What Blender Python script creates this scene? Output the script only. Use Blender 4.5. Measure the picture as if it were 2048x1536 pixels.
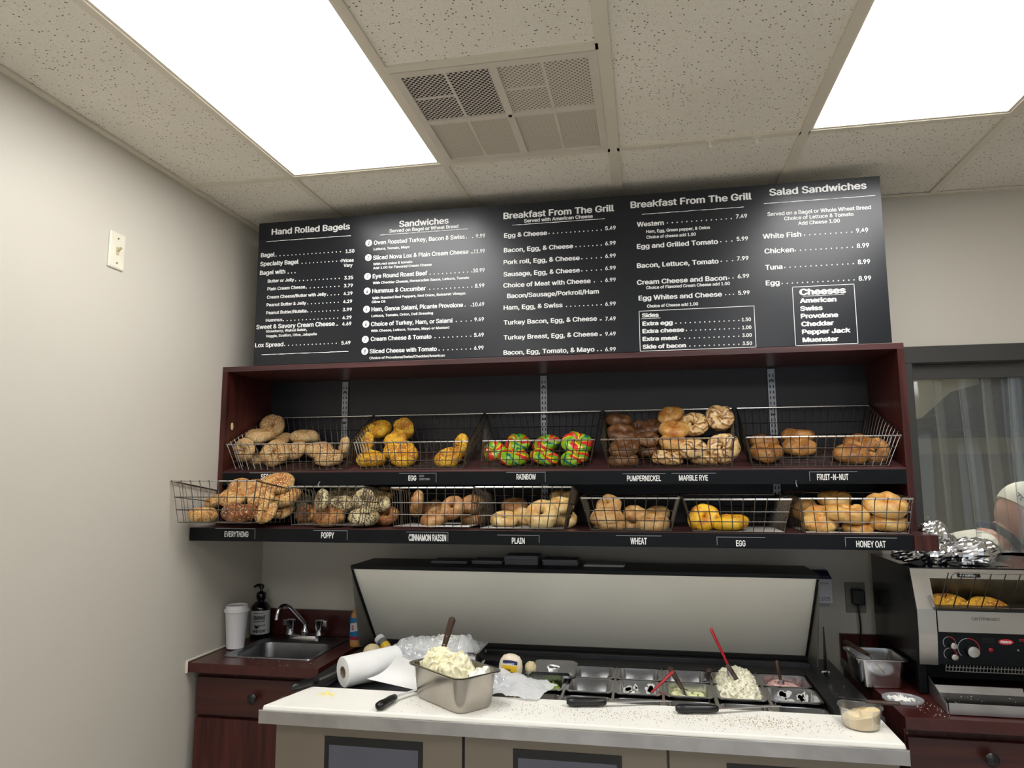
import bpy, bmesh, math, random
from mathutils import Vector, Matrix, Euler, noise
for o in list(bpy.data.objects): bpy.data.objects.remove(o, do_unlink=True)
S = bpy.context.scene
COL = S.collection
PI = math.pi
R_ = math.radians
# ------------------------------------------------ camera, world, exposure
cd = bpy.data.cameras.new('camera'); cam = bpy.data.objects.new('camera', cd); COL.objects.link(cam)
cd.sensor_width = 36.0; cd.lens = 36.0 * 1410.9 / 2048; cd.clip_start = 0.05
cam.matrix_world = Matrix(((0.98239109, 0.02835334, 0.18467226, 1.29029506),
                           (0.18677851, -0.12448245, -0.97448341, -2.34115401),
                           (-0.0046414, 0.99181662, -0.12758624, 1.62462843), (0, 0, 0, 1)))
S.camera = cam
w = bpy.data.worlds.new('world'); S.world = w; w.use_nodes = True
w.node_tree.nodes['Background'].inputs[0].default_value = (0.80, 0.90, 1.0, 1)
w.node_tree.nodes['Background'].inputs[1].default_value = .9
S.view_settings.view_transform = 'Standard'; S.view_settings.look = 'None'
S.view_settings.gamma = 1.0; S.view_settings.use_curve_mapping = False
S.view_settings.exposure = 0.0
LIGHT = 10.0          # radiance of the ceiling panels

# ------------------------------------------------ materials
def lin(c): return tuple((v/255/12.92 if v/255 <= .04045 else ((v/255+.055)/1.055)**2.4) for v in c) + (1,)
class NT:
    def __init__(s, m): s.t = m.node_tree; s.n = s.t.nodes; s.l = s.t.links
    def add(s, typ, **kw):
        n = s.n.new(typ)
        for k, v in kw.items():
            if k.startswith('i_'): n.inputs[int(k[2:]) if k[2:].isdigit() else k[2:]].default_value = v
            else: setattr(n, k, v)
        return n
    def link(s, a, b): s.l.new(a, b)
    def ramp(s, src, stops, interp='LINEAR'):
        r = s.n.new('ShaderNodeValToRGB'); r.color_ramp.interpolation = interp
        e = r.color_ramp.elements
        while len(e) < len(stops): e.new(0.5)
        for i, (p, c) in enumerate(stops): e[i].position = p; e[i].color = c
        s.link(src, r.inputs[0]); return r.outputs[0]
    def mix(s, fac, a, b, blend='MIX'):
        m = s.n.new('ShaderNodeMix'); m.data_type = 'RGBA'; m.blend_type = blend
        for sock, v in ((m.inputs[0], fac), (m.inputs[6], a), (m.inputs[7], b)):
            if isinstance(v, (int, float, tuple)): sock.default_value = v
            else: s.link(v, sock)
        return m.outputs[2]
    def math(s, op, a, b=0.0, c=None):
        m = s.n.new('ShaderNodeMath'); m.operation = op
        for i, v in enumerate((a, b) if c is None else (a, b, c)):
            if isinstance(v, (int, float)): m.inputs[i].default_value = v
            else: s.link(v, m.inputs[i])
        return m.outputs[0]
def new_mat(name):
    m = bpy.data.materials.new(name); m.use_nodes = True
    return m, NT(m), m.node_tree.nodes['Principled BSDF']
def mat(name, col, rough=.5, metal=0.0, var=.06, scale=8.0, bump=0.0, bscale=40.0, spec=.5, stretch=None, coat=0.0):
    """principled material with a little procedural tone variation and relief"""
    m, t, p = new_mat(name)
    tc = t.add('ShaderNodeTexCoord'); src = tc.outputs['Object']
    if stretch:
        mp = t.add('ShaderNodeMapping'); mp.inputs['Scale'].default_value = stretch; t.link(src, mp.inputs[0]); src = mp.outputs[0]
    nz = t.add('ShaderNodeTexNoise'); nz.inputs['Scale'].default_value = scale; nz.inputs['Detail'].default_value = 4
    t.link(src, nz.inputs['Vector'])
    c = lin(col); a = tuple(max(0, v*(1-var)) for v in c[:3])+(1,); b = tuple(min(1, v*(1+var)) for v in c[:3])+(1,)
    t.link(t.ramp(nz.outputs[0], [(.3, a), (.7, b)]), p.inputs['Base Color'])
    p.inputs['Roughness'].default_value = rough; p.inputs['Metallic'].default_value = metal
    p.inputs['Specular IOR Level'].default_value = spec
    if coat: p.inputs['Coat Weight'].default_value = coat; p.inputs['Coat Roughness'].default_value = .15
    if bump:
        n2 = t.add('ShaderNodeTexNoise'); n2.inputs['Scale'].default_value = bscale; t.link(src, n2.inputs['Vector'])
        bp = t.add('ShaderNodeBump'); bp.inputs['Strength'].default_value = bump; bp.inputs['Distance'].default_value = .002
        t.link(n2.outputs[0], bp.inputs['Height']); t.link(bp.outputs[0], p.inputs['Normal'])
    return m
def wood(name, c1, c2, rough=.35, axis='Z', scale=1.0, spec=.5):
    m, t, p = new_mat(name)
    tc = t.add('ShaderNodeTexCoord'); mp = t.add('ShaderNodeMapping')
    sc = {'X': (1.2, 22, 22), 'Y': (22, 1.2, 22), 'Z': (22, 22, 1.2)}[axis]
    mp.inputs['Scale'].default_value = tuple(v*scale for v in sc); t.link(tc.outputs['Object'], mp.inputs[0])
    nz = t.add('ShaderNodeTexNoise'); nz.inputs['Scale'].default_value = 1.6; nz.inputs['Detail'].default_value = 7; nz.inputs['Distortion'].default_value = .6
    t.link(mp.outputs[0], nz.inputs['Vector'])
    t.link(t.ramp(nz.outputs[0], [(.3, lin(c1)), (.7, lin(c2))]), p.inputs['Base Color'])
    p.inputs['Roughness'].default_value = rough; p.inputs['Specular IOR Level'].default_value = spec
    return m
def emis(name, col, s):
    m, t, p = new_mat(name)
    p.inputs['Base Color'].default_value = (.8, .8, .8, 1)
    p.inputs['Emission Color'].default_value = col; p.inputs['Emission Strength'].default_value = s
    return m
def clear(name, tint, gloss=.15, haze=.1, rough=.08, bump=.0, bscale=12, alpha_col=(1, 1, 1, 1)):
    """thin clear plastic: see-through with a gloss layer and a little milky haze"""
    m, t, p = new_mat(name); t.n.remove(p)
    out = t.n['Material Output']
    tr = t.add('ShaderNodeBsdfTransparent'); tr.inputs[0].default_value = alpha_col
    gl = t.add('ShaderNodeBsdfGlossy'); gl.inputs['Roughness'].default_value = rough
    df = t.add('ShaderNodeBsdfDiffuse'); df.inputs[0].default_value = lin(tint)
    tl = t.add('ShaderNodeBsdfTranslucent'); tl.inputs[0].default_value = lin(tint)
    ad = t.add('ShaderNodeMixShader'); ad.inputs[0].default_value = .5; ad.inputs[0].default_value = .2; t.link(df.outputs[0], ad.inputs[1]); t.link(tl.outputs[0], ad.inputs[2])
    m1 = t.add('ShaderNodeMixShader'); m1.inputs[0].default_value = haze; t.link(tr.outputs[0], m1.inputs[1]); t.link(ad.outputs[0], m1.inputs[2])
    fr = t.add('ShaderNodeFresnel'); fr.inputs[0].default_value = 1.45
    f2 = t.math('ADD', t.math('MULTIPLY', fr.outputs[0], .5), gloss*.4)
    m2 = t.add('ShaderNodeMixShader'); t.link(f2, m2.inputs[0]); t.link(m1.outputs[0], m2.inputs[1]); t.link(gl.outputs[0], m2.inputs[2])
    t.link(m2.outputs[0], out.inputs[0])
    if bump:
        tc = t.add('ShaderNodeTexCoord'); n2 = t.add('ShaderNodeTexNoise'); n2.inputs['Scale'].default_value = bscale
        t.link(tc.outputs['Object'], n2.inputs['Vector'])
        bp = t.add('ShaderNodeBump'); bp.inputs['Strength'].default_value = bump; bp.inputs['Distance'].default_value = .01
        t.link(n2.outputs[0], bp.inputs['Height']); t.link(bp.outputs[0], gl.inputs['Normal']); t.link(bp.outputs[0], fr.inputs['Normal'])
    return m
def ceiling_tile_mat():
    m, t, p = new_mat('mineral_tile')
    tc = t.add('ShaderNodeTexCoord')
    nz = t.add('ShaderNodeTexNoise'); nz.inputs['Scale'].default_value = 3; t.link(tc.outputs['Object'], nz.inputs['Vector'])
    base = t.ramp(nz.outputs[0], [(.3, lin((232, 226, 212))), (.7, lin((240, 234, 221)))])
    fleck = base
    for sc, th, c in ((85, .20, (110, 98, 84)), (190, .17, (150, 138, 122)), (320, .2, (176, 164, 148))):
        v = t.add('ShaderNodeTexVoronoi'); v.inputs['Scale'].default_value = sc; t.link(tc.outputs['Object'], v.inputs['Vector'])
        sel = t.math('MULTIPLY', t.math('LESS_THAN', v.outputs['Distance'], th), t.math('GREATER_THAN', t.n[-1].outputs[0] if False else v.outputs['Color'], .45))
        fleck = t.mix(sel, fleck, lin(c))
    t.link(fleck, p.inputs['Base Color']); p.inputs['Roughness'].default_value = .95; p.inputs['Specular IOR Level'].default_value = .1
    return m
def perf_mat(name, base, hole, pitch, size):
    m, t, p = new_mat(name)
    tc = t.add('ShaderNodeTexCoord'); mp = t.add('ShaderNodeMapping'); mp.inputs['Rotation'].default_value = (0, 0, PI/4)
    t.link(tc.outputs['Object'], mp.inputs[0])
    v = t.add('ShaderNodeTexVoronoi'); v.voronoi_dimensions = '2D'; v.inputs['Scale'].default_value = 1/pitch; v.inputs['Randomness'].default_value = 0
    t.link(mp.outputs[0], v.inputs['Vector'])
    t.link(t.mix(t.math('LESS_THAN', v.outputs['Distance'], size), lin(base), lin(hole)), p.inputs['Base Color'])
    p.inputs['Roughness'].default_value = .6
    return m
def bread(name, c1, c2, c3, seeds=(), rough=.45, seed_bump=.5, mottled=5.0):
    """crust: c1 pale body, c2 mid tone, c3 browned patches; seeds = (colour, scale, size, share)"""
    m, t, p = new_mat(name)
    tc = t.add('ShaderNodeTexCoord'); oi = t.add('ShaderNodeObjectInfo')
    off = t.add('ShaderNodeVectorMath'); off.operation = 'ADD'
    cmb = t.add('ShaderNodeCombineXYZ'); r9 = t.math('MULTIPLY', oi.outputs['Random'], 37.0)
    for i in range(3): t.link(r9, cmb.inputs[i])
    t.link(tc.outputs['Object'], off.inputs[0]); t.link(cmb.outputs[0], off.inputs[1]); src = off.outputs[0]
    nz = t.add('ShaderNodeTexNoise'); nz.inputs['Scale'].default_value = 1.3; nz.inputs['Detail'].default_value = 5; t.link(src, nz.inputs['Vector'])
    n2 = t.add('ShaderNodeTexNoise'); n2.inputs['Scale'].default_value = mottled; n2.inputs['Detail'].default_value = 6; n2.inputs['Roughness'].default_value = .7; t.link(src, n2.inputs['Vector'])
    sz = t.add('ShaderNodeSeparateXYZ'); t.link(tc.outputs['Object'], sz.inputs[0])
    col = t.ramp(t.math('ADD', t.math('ADD', t.math('MULTIPLY', nz.outputs[0], .6), t.math('MULTIPLY', n2.outputs[0], .4)), t.math('MULTIPLY', sz.outputs[2], .16)),
                 [(.38, lin(c1)), (.52, lin(c2)), (.64, lin(c3))])
    h = t.math('MULTIPLY', n2.outputs[0], .25)
    for i, (c, sc, sz, share) in enumerate(seeds):
        v = t.add('ShaderNodeTexVoronoi'); v.inputs['Scale'].default_value = sc; t.link(src, v.inputs['Vector'])
        sp = t.add('ShaderNodeSeparateColor'); t.link(v.outputs['Color'], sp.inputs[0])
        sel = t.math('MULTIPLY', t.math('LESS_THAN', v.outputs['Distance'], sz), t.math('LESS_THAN', sp.outputs[0], t.math('MULTIPLY', share, t.math('MULTIPLY_ADD', nz.outputs[0], 3.0, -.7))))
        col = t.mix(sel, col, lin(c)); h = t.math('ADD', h, t.math('MULTIPLY', sel, seed_bump))
    t.link(col, p.inputs['Base Color']); p.inputs['Roughness'].default_value = rough
    p.inputs['Specular IOR Level'].default_value = .4
    if rough < .4: p.inputs['Coat Weight'].default_value = .35; p.inputs['Coat Roughness'].default_value = .28
    bp = t.add('ShaderNodeBump'); bp.inputs['Strength'].default_value = .5; bp.inputs['Distance'].default_value = .05
    t.link(h, bp.inputs['Height']); t.link(bp.outputs[0], p.inputs['Normal'])
    return m
def striped(name, stops, k, mm, wob, interp, rough=.35, fine=0):
    """dough ropes twisted round the ring: stripes follow the ring's own length and girth coordinates"""
    m, t, p = new_mat(name)
    uv = t.add('ShaderNodeUVMap'); sp = t.add('ShaderNodeSeparateXYZ'); t.link(uv.outputs[0], sp.inputs[0])
    tc = t.add('ShaderNodeTexCoord'); oi = t.add('ShaderNodeObjectInfo')
    nz = t.add('ShaderNodeTexNoise'); nz.inputs['Scale'].default_value = 1.6; nz.inputs['Detail'].default_value = 2; t.link(tc.outputs['Object'], nz.inputs['Vector'])
    a = t.math('ADD', t.math('MULTIPLY', sp.outputs[0], k), t.math('MULTIPLY', sp.outputs[1], mm))
    a = t.math('ADD', a, t.math('MULTIPLY', nz.outputs[0], wob)); a = t.math('ADD', a, t.math('MULTIPLY', oi.outputs['Random'], 5.0))
    c = t.ramp(t.math('FRACT', a), stops, interp)
    t.link(c, p.inputs['Base Color']); p.inputs['Roughness'].default_value = rough; p.inputs['Coat Weight'].default_value = .2
    p.inputs['Coat Roughness'].default_value = .25
    return m

M = {}
M['wall'] = mat('wall_paint', (204, 198, 186), .45, var=.015, scale=2, bump=.08, bscale=160, spec=.35)
M['wall_back'] = M['wall']
M['tile'] = ceiling_tile_mat()
M['tbar'] = mat('enamelled_bar', (222, 214, 196), .5, var=.03)
M['panel'] = emis('light_panel', (1.0, .995, .985, 1), LIGHT)
M['kpanel'] = emis('added_kitchen_panel', (1.0, .98, .93, 1), 9.0)
M['vent'] = mat('vent_enamel', (214, 206, 192), .5, var=.05)
M['perf_dark'] = perf_mat('perforated_open', (214, 206, 194), (22, 20, 18), .0110, .40)
M['perf_light'] = perf_mat('perforated_dusty', (210, 202, 188), (134, 124, 106), .0110, .32)
M['perf_fine'] = perf_mat('perforated_far', (204, 195, 180), (160, 148, 130), .0085, .27)
M['mahog'] = wood('mahogany_laminate', (40, 15, 13), (72, 30, 25), .34, 'X')
M['mahogZ'] = wood('mahogany_laminate_upright', (44, 18, 16), (84, 38, 32), .36, 'Z', 1.5, .35)
M['mahogtop'] = mat('mahogany_worktop', (68, 28, 25), .26, var=.15, scale=30)
M['shelfedge'] = wood('mahogany_shelf', (52, 27, 28), (88, 52, 52), .32, 'X')
M['inner'] = mat('dark_backing', (27, 25, 33), .45, var=.12, scale=5, bump=.05)
M['black'] = mat('black_laminate', (9, 12, 16), .4, var=.2, spec=.22)
M['blackplastic'] = mat('black_plastic', (14, 14, 15), .35, var=.15)
M['rubber'] = mat('black_gasket', (10, 10, 11), .6)
M['board'] = mat('menu_board_black', (18, 22, 29), .29, var=.06, scale=2, spec=.5)
M['white'] = mat('white_print', (240, 240, 238), .6, var=.01)
M['dimwhite'] = mat('grey_print', (150, 152, 155), .6, var=.02)
M['darkprint'] = mat('dark_print', (30, 28, 32), .6)
M['steel'] = mat('brushed_steel', (200, 196, 190), .3, 1.0, var=.06, scale=6, bump=.05, bscale=90)
M['steel2'] = mat('worn_steel', (186, 184, 184), .36, 1.0, var=.12, scale=14, bump=.12, bscale=60)
M['steeldark'] = mat('dark_steel', (88, 88, 92), .38, 1.0, var=.15, scale=10)
M['pan'] = mat('pan_steel', (214, 214, 216), .17, 1.0, var=.05, scale=10)
M['chrome'] = mat('chrome', (210, 210, 212), .08, 1.0, var=.02)
M['wire'] = mat('chromed_wire_shaded', (118, 115, 110), .3, 1.0, var=.05)  # the wires' shadow side is put into this darker chrome colour
M['rim'] = mat('chromed_rim', (186, 184, 180), .22, 1.0, var=.05)
M['bigpan'] = mat('big_pan_steel', (176, 170, 162), .24, 1.0, var=.10, scale=14, stretch=(1, 1, .15))
M['outletplate'] = mat('shaded_ivory_plate', (128, 124, 116), .45)  # ivory greyed: the shade on the plate is put into its colour
M['lidside'] = mat('lid_side_shaded_steel', (120, 118, 112), .4, .6)  # steel darkened: the shadow on the raised lid's side is in the colour
M['zinc'] = mat('zinc_strip', (150, 152, 156), .4, .8, var=.12, scale=30)
M['lid'] = mat('lid_panel', (251, 249, 238), .36, 0.0, var=.03, scale=3, bump=.05, bscale=30)
M['body'] = mat('fridge_body', (134, 124, 110), .42, .3, var=.04, scale=4)
M['poly'] = mat('white_polyethylene', (251, 249, 240), .45, var=.02, scale=6, bump=.05)
M['greyblue'] = mat('grey_panel', (92, 94, 106), .5, var=.04)
M['frame'] = mat('window_frame_grey', (62, 61, 58), .5, var=.05)
M['sink'] = mat('sink_steel', (130, 130, 134), .33, 1.0, var=.1, scale=20)
M['switch'] = mat('switch_plate', (226, 220, 202), .4)
M['ivory'] = mat('ivory_plastic', (196, 186, 150), .4)
M['paper'] = mat('white_paper', (240, 240, 238), .8, var=.02, bump=.15, bscale=220)
M['cup'] = mat('cup_white', (236, 234, 236), .5, var=.01)
M['brass'] = mat('brass', (150, 130, 80), .35, .9)
M['navy'] = mat('navy_card', (16, 20, 48), .5)
M['card'] = mat('white_card', (222, 220, 226), .5, var=.02)
M['soap'] = mat('soap_bottle', (10, 8, 8), .12, var=.1)
M['label'] = mat('paper_label', (206, 206, 208), .6, var=.03)
M['saucebody'] = mat('sauce', (206, 150, 88), .3)
M['blue'] = mat('blue_label', (20, 120, 175), .4)
M['blue2'] = mat('deep_blue', (20, 38, 92), .4)
M['yellow'] = mat('yellow_label', (245, 200, 40), .4)
M['red'] = mat('red_plastic', (170, 18, 32), .3, var=.05)
M['redlogo'] = mat('red_logo', (196, 36, 44), .4)
M['mayo'] = mat('mayo_bottle', (238, 222, 198), .3, var=.02)
M['redlight'] = mat('red_lens', (140, 10, 30), .25)
M['handle'] = wood('dark_wood_handle', (38, 26, 20), (74, 54, 42), .5, 'Z', 2)
M['creamch'] = mat('cream_cheese', (248, 242, 206), .55, var=.05, scale=30, bump=.4, bscale=120)
M['creamwhite'] = mat('cream_cheese_white', (246, 246, 238), .5, var=.04, scale=30, bump=.4, bscale=120)
M['hummus'] = mat('tan_spread', (236, 214, 168), .55, var=.1, scale=40, bump=.4, bscale=120)
M['pink'] = bread('strawberry_spread', (250, 222, 214), (244, 206, 198), (234, 188, 180), [((170, 90, 80), 90, .3, .4)])
M['foil'] = mat('aluminium_foil', (236, 236, 238), .2, 1.0, var=.03, scale=60, bump=.0, bscale=30)
M['cord'] = mat('black_cord', (12, 12, 12), .5)
M['skin'] = mat('skin', (206, 150, 128), .5, var=.05)
M['cloth'] = mat('white_cotton', (226, 222, 208), .9, var=.03, bump=.2, bscale=60)
M['darkcloth'] = mat('dark_apron_strap', (52, 54, 62), .9)
M['kwall'] = mat('kitchen_wall', (190, 184, 158), .5, var=.03)
M['kwall2'] = mat('kitchen_wall_steel', (150, 148, 138), .4, .3, var=.06, scale=2)
M['floor'] = mat('floor_tile', (216, 214, 210), .4, var=.1, scale=3)
M['lettuce'] = mat('lettuce', (150, 176, 84), .5, var=.25, scale=60)
M['residue'] = mat('dark_red_sauce', (96, 60, 54), .25, .4, var=.15, scale=10)
M['bun'] = mat('onion_skin', (222, 204, 160), .4, var=.12, scale=30)
M['crumb_dark'] = mat('poppy_crumbs', (46, 38, 32), .7)
M['crumb_tan'] = mat('toasted_crumbs', (180, 142, 86), .7, var=.12)
M['crumb_white'] = mat('pale_crumbs', (232, 222, 200), .7)
M['strip'] = clear('pvc_strip', (205, 210, 212), .05, .07, .08, .3, 3, (.97, .98, .97, 1))
M['wrap'] = clear('plastic_wrap', (250, 252, 255), .15, .62, .12, 1.0, 40)
M['tub'] = clear('deli_tub', (245, 245, 245), .0, .08, .05)
M['lidclear'] = clear('tub_lid', (225, 225, 230), .12, .35, .2)
M['wax'] = clear('wax_paper', (252, 253, 254), .02, .80, .4)
M['greasy'] = mat('greasy_steel', (172, 160, 132), .3, 1.0, var=.3, scale=18, bump=.1)
M['glossblack'] = mat('toaster_top', (40, 40, 42), .08, .8, var=.1)
M['darkside'] = mat('toaster_side', (34, 33, 32), .2, .7, var=.1)

SESAME = [((238, 222, 180), 10, .34, .8), ((118, 82, 46), 9, .22, .5)]
EVERY = [((244, 230, 190), 10, .34, .6), ((48, 34, 24), 9, .28, .55), ((176, 104, 48), 8, .3, .4)]
BM = {
 'sesame': bread('sesame_crust', (214, 186, 138), (198, 160, 108), (172, 122, 66), SESAME),
 'egg_all': bread('egg_everything_crust', (240, 196, 60), (222, 164, 40), (176, 104, 24), [((250, 226, 130), 10, .34, .6), ((110, 68, 16), 9.5, .3, .7)]),
 'pumpernickel': bread('pumpernickel_crust', (140, 98, 62), (112, 74, 44), (78, 47, 27), rough=.22, mottled=3),
 'light': bread('golden_crust', (226, 190, 130), (208, 156, 84), (176, 108, 42), rough=.3, mottled=3),
 'fruit': bread('fruit_crust', (206, 160, 96), (180, 124, 62), (134, 80, 32), [((60, 30, 18), 3.0, .16, .3), ((222, 190, 130), 6, .1, .3)], rough=.32),
 'everything': bread('everything_crust', (232, 204, 146), (214, 164, 96), (170, 104, 46), EVERY),
 'everything_dark': bread('onion_crust', (172, 112, 58), (134, 74, 34), (92, 44, 22), EVERY),
 'poppy': bread('poppy_crust', (226, 212, 168), (206, 188, 140), (160, 132, 88), [((34, 35, 40), 8, .44, .8), ((48, 48, 52), 16, .42, .7)]),
 'poppy_dark': bread('poppy_brown_crust', (196, 150, 92), (164, 108, 54), (104, 64, 34), [((40, 34, 34), 9, .4, .75)]),
 'cinnamon': bread('raisin_crust', (206, 168, 116), (184, 134, 80), (146, 92, 48), [((44, 24, 16), 3.2, .15, .35)], rough=.34),
 'plain': bread('plain_crust', (238, 216, 162), (226, 194, 130), (204, 154, 84), rough=.32, mottled=3),
 'wheat': bread('wheat_crust', (218, 186, 134), (202, 160, 102), (172, 120, 64), [((170, 120, 70), 14, .14, .3)], rough=.36),
 'egg': bread('egg_crust', (252, 212, 60), (244, 188, 36), (196, 120, 44), rough=.34, mottled=2),
 'honey': bread('honey_crust', (240, 206, 142), (228, 178, 100), (198, 130, 58), rough=.32, mottled=2.5),
 'marble': striped('marbled_rye', [(0, lin((228, 194, 138))), (.35, lin((204, 156, 96))), (.52, lin((104, 64, 34))), (.62, lin((150, 102, 56))), (.8, lin((232, 200, 146)))], 5, 5, 3.0, 'LINEAR'),
 'rainbow': striped('rainbow_dough', [(0, lin((214, 52, 40))), (.2, lin((238, 196, 60))), (.25, lin((126, 182, 24))), (.45, lin((20, 110, 110))), (.52, lin((150, 194, 40))), (.68, lin((210, 46, 44))), (.8, lin((250, 196, 30))), (.88, lin((120, 176, 26)))], 2, 1, .45, 'CONSTANT'),
}

# ------------------------------------------------ mesh builder
class MB:
    def __init__(s): s.v = []; s.f = []; s.uv = None
    def add(s, vs, fs):
        o = len(s.v); s.v += [tuple(v) for v in vs]; s.f += [tuple(i+o for i in f) for f in fs]; return s
    def box(s, x0, x1, y0, y1, z0, z1, T=None):
        vs = [(x, y, z) for z in (z0, z1) for y in (y0, y1) for x in (x0, x1)]
        if T: vs = [T @ Vector(v) for v in vs]
        return s.add(vs, [(0, 2, 3, 1), (4, 5, 7, 6), (0, 1, 5, 4), (2, 6, 7, 3), (0, 4, 6, 2), (1, 3, 7, 5)])
    def hexa(s, b, t):   # bottom 4, top 4, counterclockwise from above
        return s.add(list(b)+list(t), [(3, 2, 1, 0), (4, 5, 6, 7), (0, 1, 5, 4), (1, 2, 6, 5), (2, 3, 7, 6), (3, 0, 4, 7)])
    def prism(s, poly, a, b, axis='y'):
        """poly in the plane across the axis, extruded from a to b"""
        n = len(poly)
        def P(p, k): return {'y': (p[0], k, p[1]), 'x': (k, p[0], p[1]), 'z': (p[0], p[1], k)}[axis]
        vs = [P(p, a) for p in poly]+[P(p, b) for p in poly]
        return s.add(vs, [tuple(range(n)), tuple(reversed(range(n, 2*n)))]+[(i, i+n, (i+1) % n+n, (i+1) % n) for i in range(n)])
    def tube(s, pts, r, n=6, closed=False, flat=None):
        pts = [Vector(p) for p in pts]; m = len(pts); rings = []
        prev = None
        for i, p in enumerate(pts):
            if closed: d = pts[(i+1) % m]-pts[i-1]
            else: d = pts[min(i+1, m-1)]-pts[max(i-1, 0)]
            d = d.normalized() if d.length > 1e-9 else Vector((0, 0, 1))
            up = prev if prev is not None else (Vector((0, 0, 1)) if abs(d.z) < .9 else Vector((0, 1, 0)))
            a = d.cross(up)
            if a.length < 1e-6: a = d.cross(Vector((1, 0, 0)))
            a.normalize(); b = a.cross(d).normalized(); prev = b
            rr = r[i] if isinstance(r, (list, tuple)) else r
            ra, rb = rr if isinstance(rr, tuple) else (rr, rr)
            rings.append([p+a*math.cos(2*PI*k/n)*ra+b*math.sin(2*PI*k/n)*rb for k in range(n)])
        o = len(s.v); s.v += [tuple(v) for rg in rings for v in rg]
        for i in range(m if closed else m-1):
            j = (i+1) % m
            for k in range(n): s.f.append((o+i*n+k, o+i*n+(k+1) % n, o+j*n+(k+1) % n, o+j*n+k))
        if not closed:
            s.f.append(tuple(o+k for k in reversed(range(n)))); s.f.append(tuple(o+(m-1)*n+k for k in range(n)))
        return s
    def lathe(s, prof, n=24, T=None, cx=0, cy=0, caps=True):
        o = len(s.v)
        for (r, z) in prof:
            for k in range(n):
                v = Vector((cx+r*math.cos(2*PI*k/n), cy+r*math.sin(2*PI*k/n), z)); s.v.append(tuple(T @ v if T else v))
        for i in range(len(prof)-1):
            for k in range(n): s.f.append((o+i*n+k, o+i*n+(k+1) % n, o+(i+1)*n+(k+1) % n, o+(i+1)*n+k))
        if caps: s.f.append(tuple(o+k for k in reversed(range(n)))); s.f.append(tuple(o+(len(prof)-1)*n+k for k in range(n)))
        return s
    def rings(s, rgs, cap0=True, cap1=True, T=None):
        n = len(rgs[0]); o = len(s.v)
        for rg in rgs:
            for v in rg: s.v.append(tuple(T @ Vector(v) if T else v))
        for i in range(len(rgs)-1):
            for k in range(n): s.f.append((o+i*n+k, o+i*n+(k+1) % n, o+(i+1)*n+(k+1) % n, o+(i+1)*n+k))
        if cap0: s.f.append(tuple(o+k for k in reversed(range(n))))
        if cap1: s.f.append(tuple(o+(len(rgs)-1)*n+k for k in range(n)))
        return s
    def grid(s, fn, nu, nv):
        o = len(s.v)
        for j in range(nv+1):
            for i in range(nu+1): s.v.append(tuple(fn(i/nu, j/nv)))
        for j in range(nv):
            for i in range(nu):
                a = o+j*(nu+1)+i; s.f.append((a, a+1, a+nu+2, a+nu+1))
        return s
def rrect(x0, x1, y0, y1, r, z, n=5):
    out = []
    for (cx, cy, a0) in ((x1-r, y1-r, 0), (x0+r, y1-r, 90), (x0+r, y0+r, 180), (x1-r, y0+r, 270)):
        for k in range(n): a = R_(a0+90*k/(n-1)); out.append((cx+r*math.cos(a), cy+r*math.sin(a), z))
    return out
LOC = {}
def obj(name, mb, m, parent=None, smooth=False, bevel=0, seg=2, kind=None, label=None, world=False, ang=40):
    me = bpy.data.meshes.new(name)
    vs = mb.v
    if world and parent is not None:
        L = LOC[parent.name]; vs = [(v[0]-L[0], v[1]-L[1], v[2]-L[2]) for v in vs]
    me.from_pydata(vs, [], mb.f); me.update()
    if smooth:
        for p in me.polygons: p.use_smooth = True
        try: me.set_sharp_from_angle(angle=R_(ang))
        except Exception: pass
    me.materials.append(m)
    o = bpy.data.objects.new(name, me); COL.objects.link(o)
    if parent is not None:
        o.parent = parent; LOC[o.name] = LOC[parent.name]
    else: LOC[o.name] = (0, 0, 0)
    if bevel:
        b = o.modifiers.new('bevel', 'BEVEL'); b.width = bevel; b.segments = seg; b.limit_method = 'ANGLE'; b.angle_limit = R_(40)
    if kind: o['kind'] = kind
    if label: o['label'] = label
    return o
def tag(o, label, cat, group=None):
    o['label'] = label; o['category'] = cat
    if group: o['group'] = group
    return o
def thing(name, label, cat, loc=(0, 0, 0), rot=(0, 0, 0), group=None):
    o = bpy.data.objects.new(name, None); COL.objects.link(o); o.location = loc; o.rotation_euler = rot
    o.empty_display_size = .05; LOC[o.name] = tuple(loc)
    return tag(o, label, cat, group)
def struct(name, mb, m, parent=None, **kw):
    o = obj(name, mb, m, parent, **kw); o['kind'] = 'structure'; return o
import os
try:      # the plain sans that ships inside Blender; the built-in face when it is not there
    SANS = bpy.data.fonts.load(os.path.join(bpy.utils.resource_path('LOCAL'), 'datafiles', 'fonts', 'Inter.woff2'))
except Exception:
    SANS = None
TEXTQ = []
def text(body, parent, m, org, x1=None, cap=.02, xd=(1, 0, 0), yd=(0, 0, 1), bold=.022, name='lettering', shear=0, bend=None):
    """queue lettering: baseline starts at org (local to parent), runs along xd to width x1"""
    TEXTQ.append((body, parent, m, org, x1, cap, Vector(xd), Vector(yd), bold, name, shear, bend))
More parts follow.
